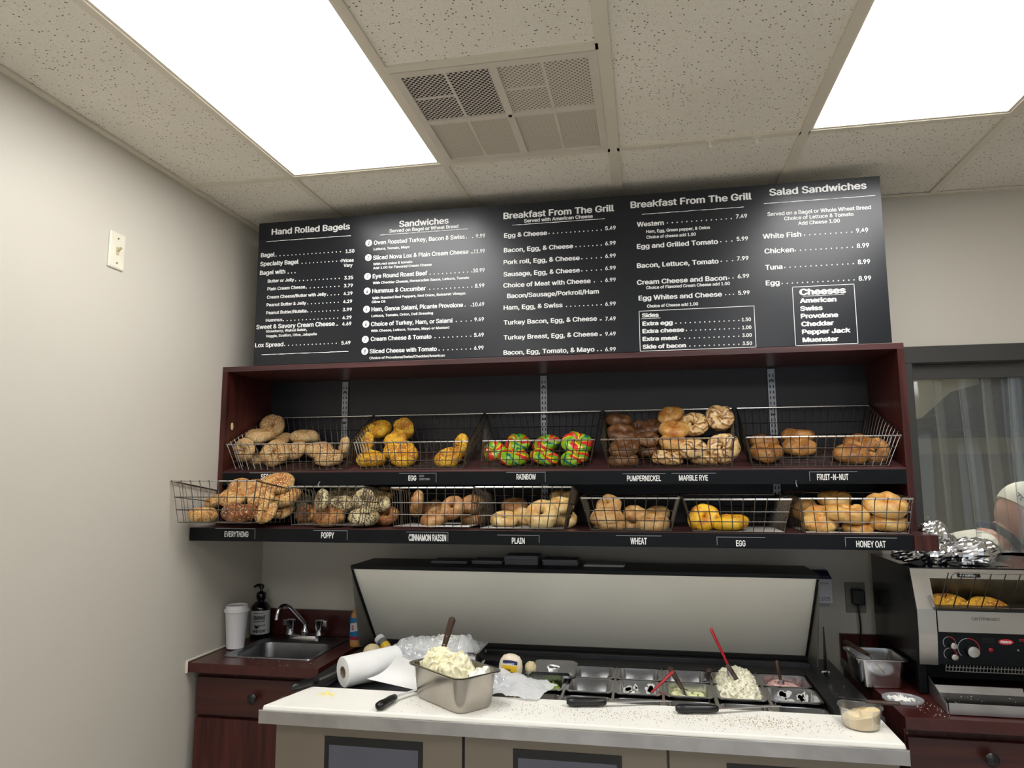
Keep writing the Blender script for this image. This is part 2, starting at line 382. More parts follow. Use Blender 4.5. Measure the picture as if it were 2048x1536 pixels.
def flush_text():
    tmp = []
    def mk(body, bold, shear):
        c = bpy.data.curves.new('t', 'FONT'); c.body = body; c.size = 1; c.offset = 0 if SANS else bold; c.resolution_u = 3; c.shear = shear
        if SANS: c.font = SANS
        o = bpy.data.objects.new('t', c); COL.objects.link(o); return o
    ref = mk('H', .0, 0)
    for q in TEXTQ: tmp.append(mk(q[0], q[8], q[10]))
    dg = bpy.context.evaluated_depsgraph_get(); dg.update()
    me = bpy.data.meshes.new_from_object(ref.evaluated_get(dg)); ch = max(v.co.y for v in me.vertices)
    for q, o in zip(TEXTQ, tmp):
        body, parent, m, org, wdt, cap, xd, yd, bold, name, shear, bend = q
        me = bpy.data.meshes.new_from_object(o.evaluated_get(dg))
        xs = [v.co.x for v in me.vertices]; mn, mx = min(xs), max(xs)
        sx = (wdt/(mx-mn)) if wdt else cap/ch*.9
        sy = cap/ch*.96; og = Vector(org); nd = xd.cross(yd).normalized()
        if SANS and bold:      # heavier strokes: the glyphs laid three times, a hair apart
            n0 = len(me.vertices); V0 = [tuple(v.co) for v in me.vertices]; F0 = [tuple(p.vertices) for p in me.polygons]
            V1 = []; F1 = []
            for k, (dx, dy) in enumerate(((-bold, 0), (bold, 0), (0, bold*.7), (0, -bold*.5))):
                V1 += [(a+dx, b+dy, c+k*.0001) for (a, b, c) in V0]; F1 += [tuple(i+k*n0 for i in f) for f in F0]
            me = bpy.data.meshes.new('lettering'); me.from_pydata(V1, [], F1)
            xs = [v[0] for v in V1]; mn, mx = min(xs), max(xs)
            sx = (wdt/(mx-mn)) if wdt else sx
        for v in me.vertices:
            v.co = og+xd*((v.co.x-mn)*sx)+yd*(v.co.y*sy)+nd*v.co.z
        if bend:
            bx0, by0, br0, ba = bend; hw = (mx-mn)*sx/2
            for v, a in zip(me.vertices, [((v.co-og).dot(xd)-hw)/br0+ba for v in me.vertices]):
                dz_ = (v.co-og).dot(nd)
                v.co.x, v.co.y = bx0+(br0+dz_)*math.sin(a), by0-(br0+dz_)*math.cos(a)
        me.materials.clear(); me.materials.append(m)
        n = bpy.data.objects.new(name, me); COL.objects.link(n); n.parent = parent
    for o in tmp+[ref]:
        c = o.data; bpy.data.objects.remove(o); bpy.data.curves.remove(c)
rnd = random.Random(7)
# ------------------------------------------------ measured tables
BAGELS = [
 ('sesame', -0.364, 0.365, 1.7307, 0.0524, 1.0, 10, 'sesame bagel standing upright at the left front of the far-left upper basket'),
 ('sesame', -0.334, 0.53, 1.8434, 0.0543, 0.939, -8, 'grey-tan sesame bagel topmost in the far-left upper basket'),
 ('sesame', -0.3414, 0.44, 1.795, 0.0623, 0.517, 0, 'pale speckled sesame bagel under the topmost one in the far-left upper basket'),
 ('sesame', -0.2888, 0.53, 1.7844, 0.0485, 0.591, 0, 'half-hidden sesame bagel right below the topmost one in the far-left upper basket'),
 ('sesame', -0.1827, 0.53, 1.7945, 0.0635, 0.448, 0, 'smooth oblong sesame bagel lying flat at the back right of the far-left upper basket'),
 ('sesame', -0.228, 0.365, 1.7074, 0.0623, 0.867, -6, 'large sesame bagel facing front in the middle of the far-left upper basket'),
 ('sesame', -0.1796, 0.44, 1.7283, 0.0573, 0.667, 20, 'sesame bagel right of the large middle one in the far-left upper basket'),
 ('sesame', -0.3457, 0.44, 1.6851, 0.0471, 0.682, 0, 'dark-bottomed sesame bagel low between the front ones in the far-left upper basket'),
 ('sesame', -0.0596, 0.44, 1.7298, 0.0569, 0.593, 0, 'back sesame bagel of the overlapping pair at the right of the far-left upper basket'),
 ('sesame', 0.0129, 0.365, 1.6837, 0.0572, 0.571, 0, 'front pale sesame bagel of the overlapping pair at the right of the far-left upper basket'),
 ('sesame', 0.047, 0.44, 1.7286, 0.0377, 1.111, 60, 'sesame bagel leaning on the right side wires of the far-left upper basket'),
 ('egg_all', 0.1604, 0.53, 1.8206, 0.0591, 0.618, 5, 'seeded yellow bagel at the top left of the heap in the upper EGG basket'),
 ('egg_all', 0.2748, 0.53, 1.8187, 0.0469, 1.045, -5, 'seeded yellow bagel standing at the top right of the heap in the upper EGG basket'),
 ('egg_all', 0.1478, 0.44, 1.7549, 0.0416, 1.15, 50, 'yellow bagel with a brown cut edge standing at the left of the upper EGG basket'),
 ('egg_all', 0.2702, 0.44, 1.7696, 0.0476, 0.696, 0, 'browned yellow bagel in the centre of the heap in the upper EGG basket'),
 ('egg_all', 0.1986, 0.365, 1.6795, 0.0605, 0.5, 0, 'orange-brown seeded bagel lying at the front left of the upper EGG basket'),
 ('egg_all', 0.3052, 0.4, 1.7272, 0.063, 0.548, 8, 'wide yellow bagel behind the front one in the upper EGG basket'),
 ('egg_all', 0.3377, 0.365, 1.6915, 0.058, 0.724, 0, 'green-tinged seeded yellow bagel at the front of the heap in the upper EGG basket'),
 ('egg_all', 0.518, 0.365, 1.6821, 0.0553, 0.679, 0, 'seeded yellow bagel alone at the front right of the upper EGG basket'),
 ('egg_all', 0.5569, 0.42, 1.7436, 0.0403, 1.15, 50, 'seeded yellow bagel leaning on the right wires of the upper EGG basket'),
 ('rainbow', 0.69, 0.44, 1.7071, 0.0482, 0.833, 15, 'rainbow bagel at the far left of the RAINBOW basket'),
 ('rainbow', 0.768, 0.53, 1.7535, 0.0557, 0.667, 0, 'back rainbow bagel second from the left in the RAINBOW basket'),
 ('rainbow', 0.89, 0.53, 1.7492, 0.0573, 0.607, 20, 'back rainbow bagel in the middle of the RAINBOW basket'),
 ('rainbow', 1.0215, 0.44, 1.7451, 0.061, 0.71, -5, 'large rainbow bagel with its hole showing at the right of the RAINBOW basket'),
 ('rainbow', 0.7807, 0.365, 1.6812, 0.0602, 0.516, 0, 'front rainbow bagel with a broad yellow stripe in the RAINBOW basket'),
 ('rainbow', 0.9021, 0.365, 1.6802, 0.0558, 0.552, -20, 'front rainbow bagel with a large red patch in the RAINBOW basket'),
 ('rainbow', 1.0202, 0.365, 1.678, 0.0554, 0.552, 10, 'front right rainbow bagel with red and yellow stripes in the RAINBOW basket'),
 ('pumpernickel', 1.1839, 0.53, 1.8411, 0.0524, 0.5, 0, 'dull dark pumpernickel bagel topmost at the left of the PUMPERNICKEL basket'),
 ('pumpernickel', 1.1987, 0.44, 1.7812, 0.0584, 0.667, 0, 'swirled glossy pumpernickel bagel below the topmost dull one'),
 ('pumpernickel', 1.2066, 0.365, 1.7202, 0.0604, 0.594, 0, 'glossy pumpernickel bagel in the middle of the left stack behind the wires'),
 ('pumpernickel', 1.2053, 0.365, 1.6653, 0.0584, 0.387, 0, 'lowest pumpernickel bagel of the left stack in the PUMPERNICKEL basket'),
 ('pumpernickel', 1.257, 0.53, 1.8, 0.0361, 0.778, 0, 'mostly hidden pumpernickel bagel behind the swirled one'),
 ('pumpernickel', 1.2961, 0.44, 1.7585, 0.0464, 0.625, 0, 'pumpernickel bagel right of the left stack at the rim wire'),
 ('pumpernickel', 1.3163, 0.53, 1.8093, 0.0379, 0.684, 0, 'small pumpernickel bagel at the back left of the golden bagels'),
 ('pumpernickel', 1.3001, 0.44, 1.7063, 0.0462, 0.542, 0, 'shaded pumpernickel bagel low in the gap of the PUMPERNICKEL basket'),
 ('light', 1.3877, 0.53, 1.8547, 0.0518, 0.692, 15, 'golden smooth bagel at the top centre of the PUMPERNICKEL basket'),
 ('light', 1.398, 0.44, 1.7922, 0.0596, 0.581, -10, 'shiny golden bagel with a crease under the top centre one'),
 ('light', 1.3922, 0.4, 1.7442, 0.0529, 0.536, 0, 'pale speckled golden bagel resting on the rim wire'),
 ('marble', 1.4731, 0.47, 1.8127, 0.0561, 0.828, 15, 'marbled rye bagel leaning at the centre of the marble heap'),
 ('marble', 1.5697, 0.47, 1.8363, 0.0548, 0.912, -10, 'marbled rye bagel topmost at the right of its basket'),
 ('marble', 1.5666, 0.365, 1.7202, 0.0589, 0.938, 0, 'large marbled rye bagel with an open hole at the right front'),
 ('marble', 1.4603, 0.365, 1.716, 0.0575, 0.613, 10, 'marbled rye bagel with a curled seam in the middle of the front'),
 ('marble', 1.3943, 0.44, 1.7221, 0.0422, 0.682, 0, 'dark marbled bagel behind the curled one'),
 ('marble', 1.3714, 0.365, 1.6749, 0.0578, 0.484, 0, 'marbled bagel at the bottom centre of the PUMPERNICKEL basket'),
 ('marble', 1.4956, 0.37, 1.6645, 0.0536, 0.414, 0, 'marbled rye bagel flat on the bottom right of its basket'),
 ('fruit', 1.735, 0.53, 1.7464, 0.0561, 0.448, 0, 'upper fruit bagel of the left overlapping pair in the FRUIT-N-NUT basket'),
 ('fruit', 1.7206, 0.365, 1.6927, 0.0582, 0.562, 0, 'lower fruit bagel of the left overlapping pair in the FRUIT-N-NUT basket'),
 ('fruit', 1.8644, 0.53, 1.7676, 0.0615, 0.438, 0, 'upper fruit bagel of the middle overlapping pair in the FRUIT-N-NUT basket'),
 ('fruit', 1.847, 0.44, 1.7171, 0.0575, 0.581, 0, 'lower fruit bagel of the middle overlapping pair in the FRUIT-N-NUT basket'),
 ('fruit', 2.0072, 0.365, 1.6823, 0.0588, 0.576, 0, 'front fruit bagel of the right group of three in the FRUIT-N-NUT basket'),
 ('fruit', 2.0547, 0.44, 1.7288, 0.0549, 0.6, 0, 'back fruit bagel of the right group of three in the FRUIT-N-NUT basket'),
 ('fruit', 2.0883, 0.365, 1.6921, 0.0443, 1.0, 35, 'upright fruit bagel at the far right of the FRUIT-N-NUT basket'),
 ('everything', -0.3537, 0.085, 1.4809, 0.0545, 0.448, 0, 'seeded bagel lying flat at the far left of the EVERYTHING basket'),
 ('everything', -0.429, 0.25, 1.524, 0.0481, 0.5, 0, 'pale seeded bagel above the far left one in the EVERYTHING basket'),
 ('everything', -0.2832, 0.17, 1.543, 0.058, 0.567, 0, 'golden smooth-topped bagel left of centre in the EVERYTHING basket'),
 ('everything', -0.3142, 0.25, 1.5781, 0.0319, 0.812, 0, 'small pale bagel peeking above the golden one in the EVERYTHING basket'),
 ('everything', -0.2456, 0.25, 1.5781, 0.0397, 0.65, 0, 'toasted bagel at the rim wire in the middle of the EVERYTHING basket'),
 ('everything', -0.1706, 0.17, 1.5405, 0.0518, 0.704, 0, 'tilted glossy bagel right of centre in the EVERYTHING basket'),
 ('everything_dark', -0.2047, 0.085, 1.488, 0.0632, 0.471, 0, 'dark brown onion-crusted bagel at the bottom centre of the EVERYTHING basket'),
 ('everything', -0.1165, 0.12, 1.4816, 0.043, 0.826, 20, 'bagel with a pale end right of the dark crusted one'),
 ('everything', -0.1402, 0.25, 1.5953, 0.0632, 0.594, 0, 'seeded bagel topmost above the rim of the EVERYTHING basket'),
 ('everything', -0.1118, 0.25, 1.5433, 0.059, 0.633, 0, 'seeded bagel below the topmost one in the EVERYTHING basket'),
 ('everything', -0.1243, 0.25, 1.4903, 0.0451, 0.652, 0, 'small seeded bagel low at the right side of the EVERYTHING basket'),
 ('poppy', 0.069, 0.2, 1.5275, 0.0362, 1.105, 50, 'standing pale poppy bagel at the left of the POPPY basket'),
 ('poppy', 0.0608, 0.37, 1.5472, 0.0405, 0.75, 0, 'dark-seeded poppy bagel at the back centre of the POPPY basket'),
 ('poppy', 0.1398, 0.37, 1.5609, 0.0403, 0.65, 0, 'poppy bagel just under the rim wire of the POPPY basket'),
 ('poppy', 0.114, 0.28, 1.5128, 0.0528, 0.556, 0, 'grey-crusted poppy bagel in the centre of the POPPY basket'),
 ('poppy', 0.2071, 0.28, 1.5288, 0.0447, 0.957, 0, 'pale poppy bagel facing front at the right of the POPPY basket'),
 ('plain', 0.2419, 0.37, 1.5473, 0.034, 0.647, 0, 'small plain golden bagel at the back right of the POPPY basket'),
 ('poppy', 0.2692, 0.28, 1.5107, 0.0425, 0.591, 0, 'poppy bagel wedged behind the right side wires of the POPPY basket'),
 ('poppy_dark', 0.0988, 0.2, 1.4674, 0.0607, 0.5, 0, 'brown-topped poppy bagel at the front centre of the POPPY basket'),
 ('poppy', 0.2362, 0.2, 1.4671, 0.0601, 0.469, 0, 'pale poppy bagel at the front right of the POPPY basket'),
 ('poppy_dark', -0.0311, 0.28, 1.4685, 0.0354, 0.722, 0, 'shaded bagel at the bottom left of the POPPY basket'),
 ('poppy_dark', 0.3034, 0.28, 1.464, 0.0347, 0.722, 0, 'shaded bagel at the bottom right of the POPPY basket'),
 ('poppy', -0.1024, 0.37, 1.5139, 0.0409, 0.7, 0, 'poppy bagel at the back left corner of the POPPY basket'),
 ('cinnamon', 0.4233, 0.28, 1.5178, 0.0383, 1.35, 78, 'raisin bagel standing on edge at the left of the CINNAMON RAISIN basket'),
 ('cinnamon', 0.5841, 0.2, 1.5055, 0.0496, 0.889, 20, 'raisin bagel facing front with its dark hole showing in the CINNAMON RAISIN basket'),
 ('cinnamon', 0.5174, 0.2, 1.4609, 0.0552, 0.5, 0, 'raisin bagel lying flat at the front of the CINNAMON RAISIN basket'),
 ('cinnamon', 0.6342, 0.28, 1.5148, 0.0472, 0.68, 0, 'raisin bagel at the upper right of the CINNAMON RAISIN basket'),
 ('cinnamon', 0.6419, 0.28, 1.4641, 0.0433, 0.565, 0, 'raisin bagel at the lower right of the CINNAMON RAISIN basket'),
 ('cinnamon', 0.4533, 0.37, 1.4934, 0.0512, 0.538, 0, 'shaded raisin bagel at the back of the CINNAMON RAISIN basket'),
 ('cinnamon', 0.7822, 0.37, 1.506, 0.0521, 0.556, 0, 'tan shaded bagel at the back left of the PLAIN basket'),
 ('plain', 0.7815, 0.2, 1.4593, 0.0506, 0.536, 0, 'pale bagel lying at the front left of the PLAIN basket'),
 ('plain', 0.8283, 0.28, 1.4564, 0.039, 0.714, 0, 'browned bagel behind the large one in the PLAIN basket'),
 ('plain', 0.9171, 0.2, 1.4803, 0.0627, 0.786, 0, 'largest pale round bagel facing front in the PLAIN basket'),
 ('plain', 0.9717, 0.37, 1.5323, 0.0515, 0.556, 0, 'topmost bagel at the right of the PLAIN basket'),
 ('plain', 0.9729, 0.28, 1.5105, 0.0516, 0.571, 0, 'pale bagel under the topmost one in the PLAIN basket'),
 ('plain', 0.9884, 0.28, 1.4558, 0.0422, 0.652, 0, 'browned bagel at the lower right corner of the PLAIN basket'),
 ('wheat', 1.149, 0.28, 1.5133, 0.0382, 0.714, 20, 'topmost wheat bagel at the left of the WHEAT basket'),
 ('wheat', 1.146, 0.2, 1.4743, 0.0581, 0.515, 0, 'wheat bagel in the middle of the left stack in the WHEAT basket'),
 ('wheat', 1.1537, 0.2, 1.4385, 0.0544, 0.419, 0, 'lowest wheat bagel of the left stack in the WHEAT basket'),
 ('wheat', 1.2445, 0.28, 1.4833, 0.0469, 0.538, 0, 'wheat bagel at the back centre of the WHEAT basket'),
 ('wheat', 1.2336, 0.28, 1.4399, 0.036, 0.65, 0, 'small wheat bagel at the bottom centre of the WHEAT basket'),
 ('wheat', 1.3074, 0.2, 1.4451, 0.0573, 0.455, 0, 'wide wheat bagel at the front right of the WHEAT basket'),
 ('wheat', 1.3221, 0.37, 1.4788, 0.0464, 0.56, 0, 'shaded wheat bagel at the back right of the WHEAT basket'),
 ('egg', 1.4787, 0.2, 1.4662, 0.0532, 0.839, 10, 'bright yellow egg bagel leaning with brown patches in the lower EGG basket'),
 ('egg', 1.5585, 0.2, 1.4473, 0.0648, 0.368, 0, 'bright yellow egg bagel lying flat in the lower EGG basket'),
 ('honey', 1.9403, 0.37, 1.5319, 0.0569, 0.531, 0, 'honey bagel topmost at the left back of the HONEY OAT basket'),
 ('honey', 1.8477, 0.37, 1.4905, 0.034, 0.895, 0, 'small honey bagel at the left wires of the HONEY OAT basket'),
 ('honey', 1.8699, 0.28, 1.4831, 0.0534, 0.548, 0, 'honey bagel with a browned shoulder left of centre in the HONEY OAT basket'),
 ('honey', 1.8543, 0.2, 1.4457, 0.0566, 0.529, 0, 'pale honey bagel at the lower left of the HONEY OAT basket'),
 ('honey', 1.9386, 0.2, 1.4903, 0.068, 0.463, 0, 'broad honey bagel in the centre of the HONEY OAT basket'),
 ('honey', 2.0567, 0.2, 1.5185, 0.0675, 0.537, 0, 'largest honey bagel at the upper right of the HONEY OAT basket'),
 ('honey', 2.06, 0.2, 1.4544, 0.059, 0.472, 0, 'honey bagel under the largest one in the HONEY OAT basket'),
 ('honey', 1.9629, 0.19, 1.4325, 0.0493, 0.433, 0, 'brown honey bagel low at the bottom centre of the HONEY OAT basket'),
]
TEXTS = [
 ('Hand Rolled Bagels', -0.2337, 0.1175, 2.6299, 0.0261, 1),
 ('Bagel', -0.2783, -0.2151, 2.5352, 0.0182, 1),
 ('1.50', 0.1007, 0.1394, 2.5293, 0.0151, 1),
 ('Specialty Bagel', -0.2795, -0.1059, 2.4973, 0.0182, 1),
 ('Prices', 0.0835, 0.1376, 2.491, 0.014, 1),
 ('Vary', 0.094, 0.1327, 2.4705, 0.0139, 1),
 ('Bagel with', -0.2795, -0.1643, 2.459, 0.0181, 1),
 ('Butter or Jelly', -0.2421, -0.123, 2.4238, 0.0136, 1),
 ('3.25', 0.0982, 0.1368, 2.418, 0.0139, 1),
 ('Plain Cream Cheese', -0.2425, -0.0726, 2.3903, 0.0136, 1),
 ('3.79', 0.0974, 0.1362, 2.3851, 0.0138, 1),
 ('Cream Cheese/Butter with Jelly', -0.2428, 0.0215, 2.3549, 0.0136, 1),
 ('4.29', 0.0966, 0.1357, 2.3523, 0.0138, 1),
 ('Peanut Butter & Jelly', -0.2432, -0.0657, 2.3223, 0.0135, 1),
 ('4.29', 0.0958, 0.1352, 2.3191, 0.0137, 1),
 ('Peanut Butter/Nutella', -0.2435, -0.0629, 2.2888, 0.0135, 1),
 ('3.99', 0.095, 0.1347, 2.2855, 0.0137, 1),
 ('Hummus', -0.2438, -0.1694, 2.2574, 0.0134, 1),
 ('4.29', 0.0943, 0.1342, 2.2524, 0.0137, 1),
 ('Sweet & Savory Cream Cheese', -0.2854, 0.0624, 2.228, 0.0183, 1),
 ('4.69', 0.0942, 0.134, 2.2263, 0.0147, 1),
 ('Strawberry, Walnut Raisin,', -0.2416, -0.0579, 2.212, 0.0107, 1),
 ('Veggie, Scallion, Olive, Jalapeño', -0.2407, -0.0139, 2.1919, 0.0107, 1),
 ('Lox Spread', -0.2875, -0.1606, 2.1519, 0.0176, 1),
 ('5.49', 0.0931, 0.1323, 2.1484, 0.0146, 1),
 ('Sandwiches', 0.3296, 0.5381, 2.6238, 0.0257, 1),
 ('Served on Bagel or Wheat Bread', 0.2882, 0.5786, 2.6028, 0.0139, 1),
 ('Oven Roasted Turkey, Bacon & Swiss', 0.2222, 0.6049, 2.556, 0.0177, 1),
 ('9.99', 0.65, 0.6876, 2.5554, 0.0162, 1),
 ('Sliced Nova Lox & Plain Cream Cheese', 0.2208, 0.6207, 2.4933, 0.0176, 1),
 ('11.99', 0.6413, 0.6866, 2.493, 0.0161, 1),
 ('Eye Round Roast Beef', 0.2203, 0.4515, 2.4159, 0.0175, 1),
 ('10.99', 0.6389, 0.6856, 2.4152, 0.016, 1),
 ('Hummus & Cucumber', 0.2201, 0.4459, 2.3544, 0.0174, 1),
 ('8.99', 0.6468, 0.6846, 2.3533, 0.0159, 1),
 ('Ham, Genoa Salami, Picante Provolone', 0.2184, 0.5993, 2.2794, 0.0173, 1),
 ('10.49', 0.6367, 0.6841, 2.2785, 0.0158, 1),
 ('Choice of Turkey, Ham, or Salami', 0.2176, 0.5564, 2.2187, 0.0172, 1),
 ('9.49', 0.6445, 0.6831, 2.2184, 0.0157, 1),
 ('Cream Cheese & Tomato', 0.2179, 0.4716, 2.158, 0.0171, 1),
 ('5.49', 0.6437, 0.6827, 2.1568, 0.0156, 1),
 ('Sliced Cheese with Tomato', 0.2147, 0.4938, 2.108, 0.017, 1),
 ('6.99', 0.6438, 0.6817, 2.1061, 0.0155, 1),
 ('Lettuce, Tomato, Mayo', 0.2227, 0.3757, 2.5328, 0.0102, 1),
 ('With red onion & tomato', 0.2219, 0.3884, 2.4699, 0.0101, 1),
 ('Add 1.00 for Flavored Cream Cheese', 0.2217, 0.4696, 2.4534, 0.0101, 1),
 ('With Cheddar Cheese, Horseradish Sauce, Lettuce, Tomato', 0.222, 0.6236, 2.3913, 0.01, 1),
 ('With Roasted Red Peppers, Red Onion, Balsamic Vinegar,', 0.2206, 0.6125, 2.3288, 0.01, 1),
 ('Olive Oil', 0.2188, 0.2776, 2.3129, 0.01, 1),
 ('Lettuce, Tomato, Onion, Deli Dressing', 0.219, 0.4768, 2.2558, 0.0099, 1),
 ('With Cheese, Lettuce, Tomato, Mayo or Mustard', 0.2182, 0.5432, 2.1946, 0.0099, 1),
 ('Choice of Provolone/Swiss/Cheddar/American', 0.2142, 0.5265, 2.0843, 0.0098, 1),
 ('Breakfast From The Grill', 0.7615, 1.1946, 2.6249, 0.026, 1),
 ('Served with American Cheese', 0.8442, 1.1128, 2.6045, 0.014, 1),
 ('Egg & Cheese', 0.7638, 0.9348, 2.5485, 0.0181, 1),
 ('5.49', 1.1587, 1.1991, 2.551, 0.0156, 1),
 ('Bacon, Egg, & Cheese', 0.7626, 1.0351, 2.4888, 0.018, 1),
 ('6.99', 1.1574, 1.1977, 2.4914, 0.0155, 1),
 ('Pork roll, Egg, & Cheese', 0.7614, 1.0597, 2.4403, 0.0179, 1),
 ('6.99', 1.1564, 1.1966, 2.4415, 0.0155, 1),
 ('Sausage, Egg, & Cheese', 0.7608, 1.0594, 2.3918, 0.0178, 1),
 ('6.99', 1.1554, 1.1955, 2.3939, 0.0154, 1),
 ('Choice of Meat with Cheese', 0.7601, 1.0997, 2.3473, 0.0178, 1),
 ('6.99', 1.1544, 1.1944, 2.3479, 0.0153, 1),
 ('Ham, Egg, & Swiss', 0.7609, 0.9912, 2.2589, 0.0176, 1),
 ('6.99', 1.1524, 1.1923, 2.2556, 0.0152, 1),
 ('Turkey Bacon, Egg, & Cheese', 0.7607, 1.1208, 2.2001, 0.0175, 1),
 ('7.49', 1.1512, 1.1909, 2.1981, 0.0151, 1),
 ('Turkey Breast, Egg, & Cheese', 0.7605, 1.1229, 2.1412, 0.0174, 1),
 ('9.49', 1.1499, 1.1896, 2.1403, 0.015, 1),
 ('Bacon, Egg, Tomato, & Mayo', 0.7598, 1.1094, 2.0826, 0.0173, 1),
 ('6.99', 1.1487, 1.1882, 2.0815, 0.0149, 1),
 ('Bacon/Sausage/Porkroll/Ham', 0.7751, 1.1301, 2.3048, 0.0177, 1),
 ('Breakfast From The Grill', 1.2566, 1.6994, 2.6315, 0.0262, 1),
 ('Western', 1.2785, 1.3789, 2.5562, 0.0185, 1),
 ('7.49', 1.6398, 1.6798, 2.562, 0.0156, 1),
 ('Egg and Grilled Tomato', 1.2762, 1.5725, 2.4698, 0.0183, 1),
 ('5.99', 1.6387, 1.6791, 2.4758, 0.0155, 1),
 ('Bacon, Lettuce, Tomato', 1.2742, 1.5718, 2.3952, 0.0182, 1),
 ('7.99', 1.6364, 1.6775, 2.4017, 0.0154, 1),
 ('Cream Cheese and Bacon', 1.2724, 1.5988, 2.3303, 0.0181, 1),
 ('6.99', 1.6362, 1.6766, 2.3344, 0.0153, 1),
 ('Egg Whites and Cheese', 1.2769, 1.5784, 2.2699, 0.018, 1),
 ('5.99', 1.6352, 1.6756, 2.2724, 0.0152, 1),
 ('Ham, Egg, Green pepper, & Onion', 1.3122, 1.5458, 2.5291, 0.0119, 1),
 ('Choice of cheese add 1.00', 1.3126, 1.4941, 2.5068, 0.0119, 1),
 ('Choice of Flavored Cream Cheese add 1.00', 1.3061, 1.608, 2.3115, 0.0117, 1),
 ('Choice of Cheese add 1.00', 1.3073, 1.4925, 2.2408, 0.0116, 1),
 ('Sides', 1.2877, 1.3494, 2.2045, 0.015, 2),
 ('Extra egg', 1.2882, 1.399, 2.1731, 0.0154, 2),
 ('1.50', 1.6434, 1.676, 2.1734, 0.0131, 1),
 ('Extra cheese', 1.2874, 1.439, 2.1444, 0.0154, 2),
 ('1.00', 1.6434, 1.676, 2.1441, 0.0131, 1),
 ('Extra meat', 1.2871, 1.4153, 2.1151, 0.0153, 2),
 ('3.00', 1.6426, 1.676, 2.1154, 0.0131, 1),
 ('Side of bacon', 1.2867, 1.4438, 2.0857, 0.0153, 2),
 ('3.50', 1.6421, 1.6755, 2.0858, 0.013, 1),
 ('Salad Sandwiches', 1.7618, 2.0956, 2.6401, 0.0263, 1),
 ('Served on a Bagel or Whole Wheat Bread', 1.7509, 2.105, 2.5627, 0.0145, 1),
 ('Choice of Lettuce & Tomato', 1.8083, 2.0455, 2.5421, 0.0139, 1),
 ('Add Cheese 1.00', 1.8555, 1.9982, 2.5209, 0.0139, 1),
 ('White Fish', 1.7304, 1.8645, 2.4774, 0.0187, 1),
 ('9.49', 2.05, 2.0902, 2.4779, 0.0169, 1),
 ('Chicken', 1.7339, 1.8363, 2.4214, 0.0186, 1),
 ('8.99', 2.0487, 2.0895, 2.4219, 0.0168, 1),
 ('Tuna', 1.7337, 1.7938, 2.3604, 0.0185, 1),
 ('8.99', 2.0483, 2.089, 2.3622, 0.0167, 1),
 ('Egg', 1.7327, 1.7812, 2.3022, 0.0184, 1),
 ('8.99', 2.0474, 2.0885, 2.302, 0.0166, 1),
 ('Cheeses', 1.8459, 2.0027, 2.2601, 0.0224, 2),
 ('American', 1.8456, 1.9694, 2.2312, 0.0168, 2),
 ('Swiss', 1.8454, 1.9219, 2.2025, 0.0167, 2),
 ('Provolone', 1.8461, 1.9723, 2.1747, 0.0167, 2),
 ('Cheddar', 1.8462, 1.9559, 2.146, 0.0166, 2),
 ('Pepper Jack', 1.8472, 2.0096, 2.1173, 0.0166, 2),
 ('Muenster', 1.8474, 1.9685, 2.0884, 0.0165, 2),
]
DOTS = [
 (-0.2088, 0.0784, 2.5339),
 (-0.09, 0.0795, 2.4949),
 (-0.1511, -0.1203, 2.4569),
 (-0.1163, 0.0761, 2.4216),
 (-0.0682, 0.0756, 2.3884),
 (0.027, 0.0752, 2.3537),
 (-0.059, 0.0747, 2.3214),
 (-0.0579, 0.0743, 2.2877),
 (-0.1649, 0.074, 2.2558),
 (0.0689, 0.075, 2.2268),
 (-0.1551, 0.0711, 2.1519),
 (0.6116, 0.637, 2.5561),
 (0.632, 0.6362, 2.4931),
 (0.4631, 0.6338, 2.416),
 (0.4617, 0.634, 2.3546),
 (0.6075, 0.6316, 2.279),
 (0.5719, 0.6318, 2.219),
 (0.4856, 0.6304, 2.1581),
 (0.5026, 0.6296, 2.1077),
 (0.9423, 1.1438, 2.5504),
 (1.0459, 1.1425, 2.4909),
 (1.0675, 1.1415, 2.4416),
 (1.0667, 1.1405, 2.3937),
 (1.1136, 1.1396, 2.3481),
 (1.0058, 1.1376, 2.2577),
 (1.1327, 1.1365, 2.1997),
 (1.1315, 1.1353, 2.1416),
 (1.1208, 1.134, 2.0826),
 (1.392, 1.6231, 2.5604),
 (1.5821, 1.6217, 2.4743),
 (1.5809, 1.6208, 2.3996),
 (1.6052, 1.6201, 2.3341),
 (1.5915, 1.6188, 2.2729),
 (1.4104, 1.6333, 2.1745),
 (1.4473, 1.632, 2.1453),
 (1.4222, 1.6307, 2.1164),
 (1.4574, 1.6294, 2.0868),
 (1.8754, 2.0353, 2.4793),
 (1.8407, 2.034, 2.4235),
 (1.8017, 2.0332, 2.3628),
 (1.7896, 2.032, 2.3034),
]
RULES = [
 (-0.2557, 0.1221, 2.602, 1),
 (-0.257, 0.1244, 2.1197, 1),
 (0.2487, 0.6177, 2.5954, 1),
 (0.797, 1.1578, 2.5974, 1),
 (1.2987, 1.6693, 2.6041, 1),
 (1.2829, 1.3553, 2.1997, 0),
 (1.7407, 2.1222, 2.6116, 1),
 (1.8577, 1.9962, 2.2555, 0),
]
CIRCLES = [
 (0.2007, 2.5652, 1),
 (0.2004, 2.5038, 2),
 (0.1989, 2.4252, 3),
 (0.1987, 2.364, 4),
 (0.1977, 2.289, 5),
 (0.1964, 2.2281, 6),
 (0.1952, 2.1654, 7),
 (0.1941, 2.1174, 8),
]
BOXES = [
 (1.2767, 2.0758, 1.6895, 2.2297),
 (1.8226, 2.0757, 2.0321, 2.292),
]
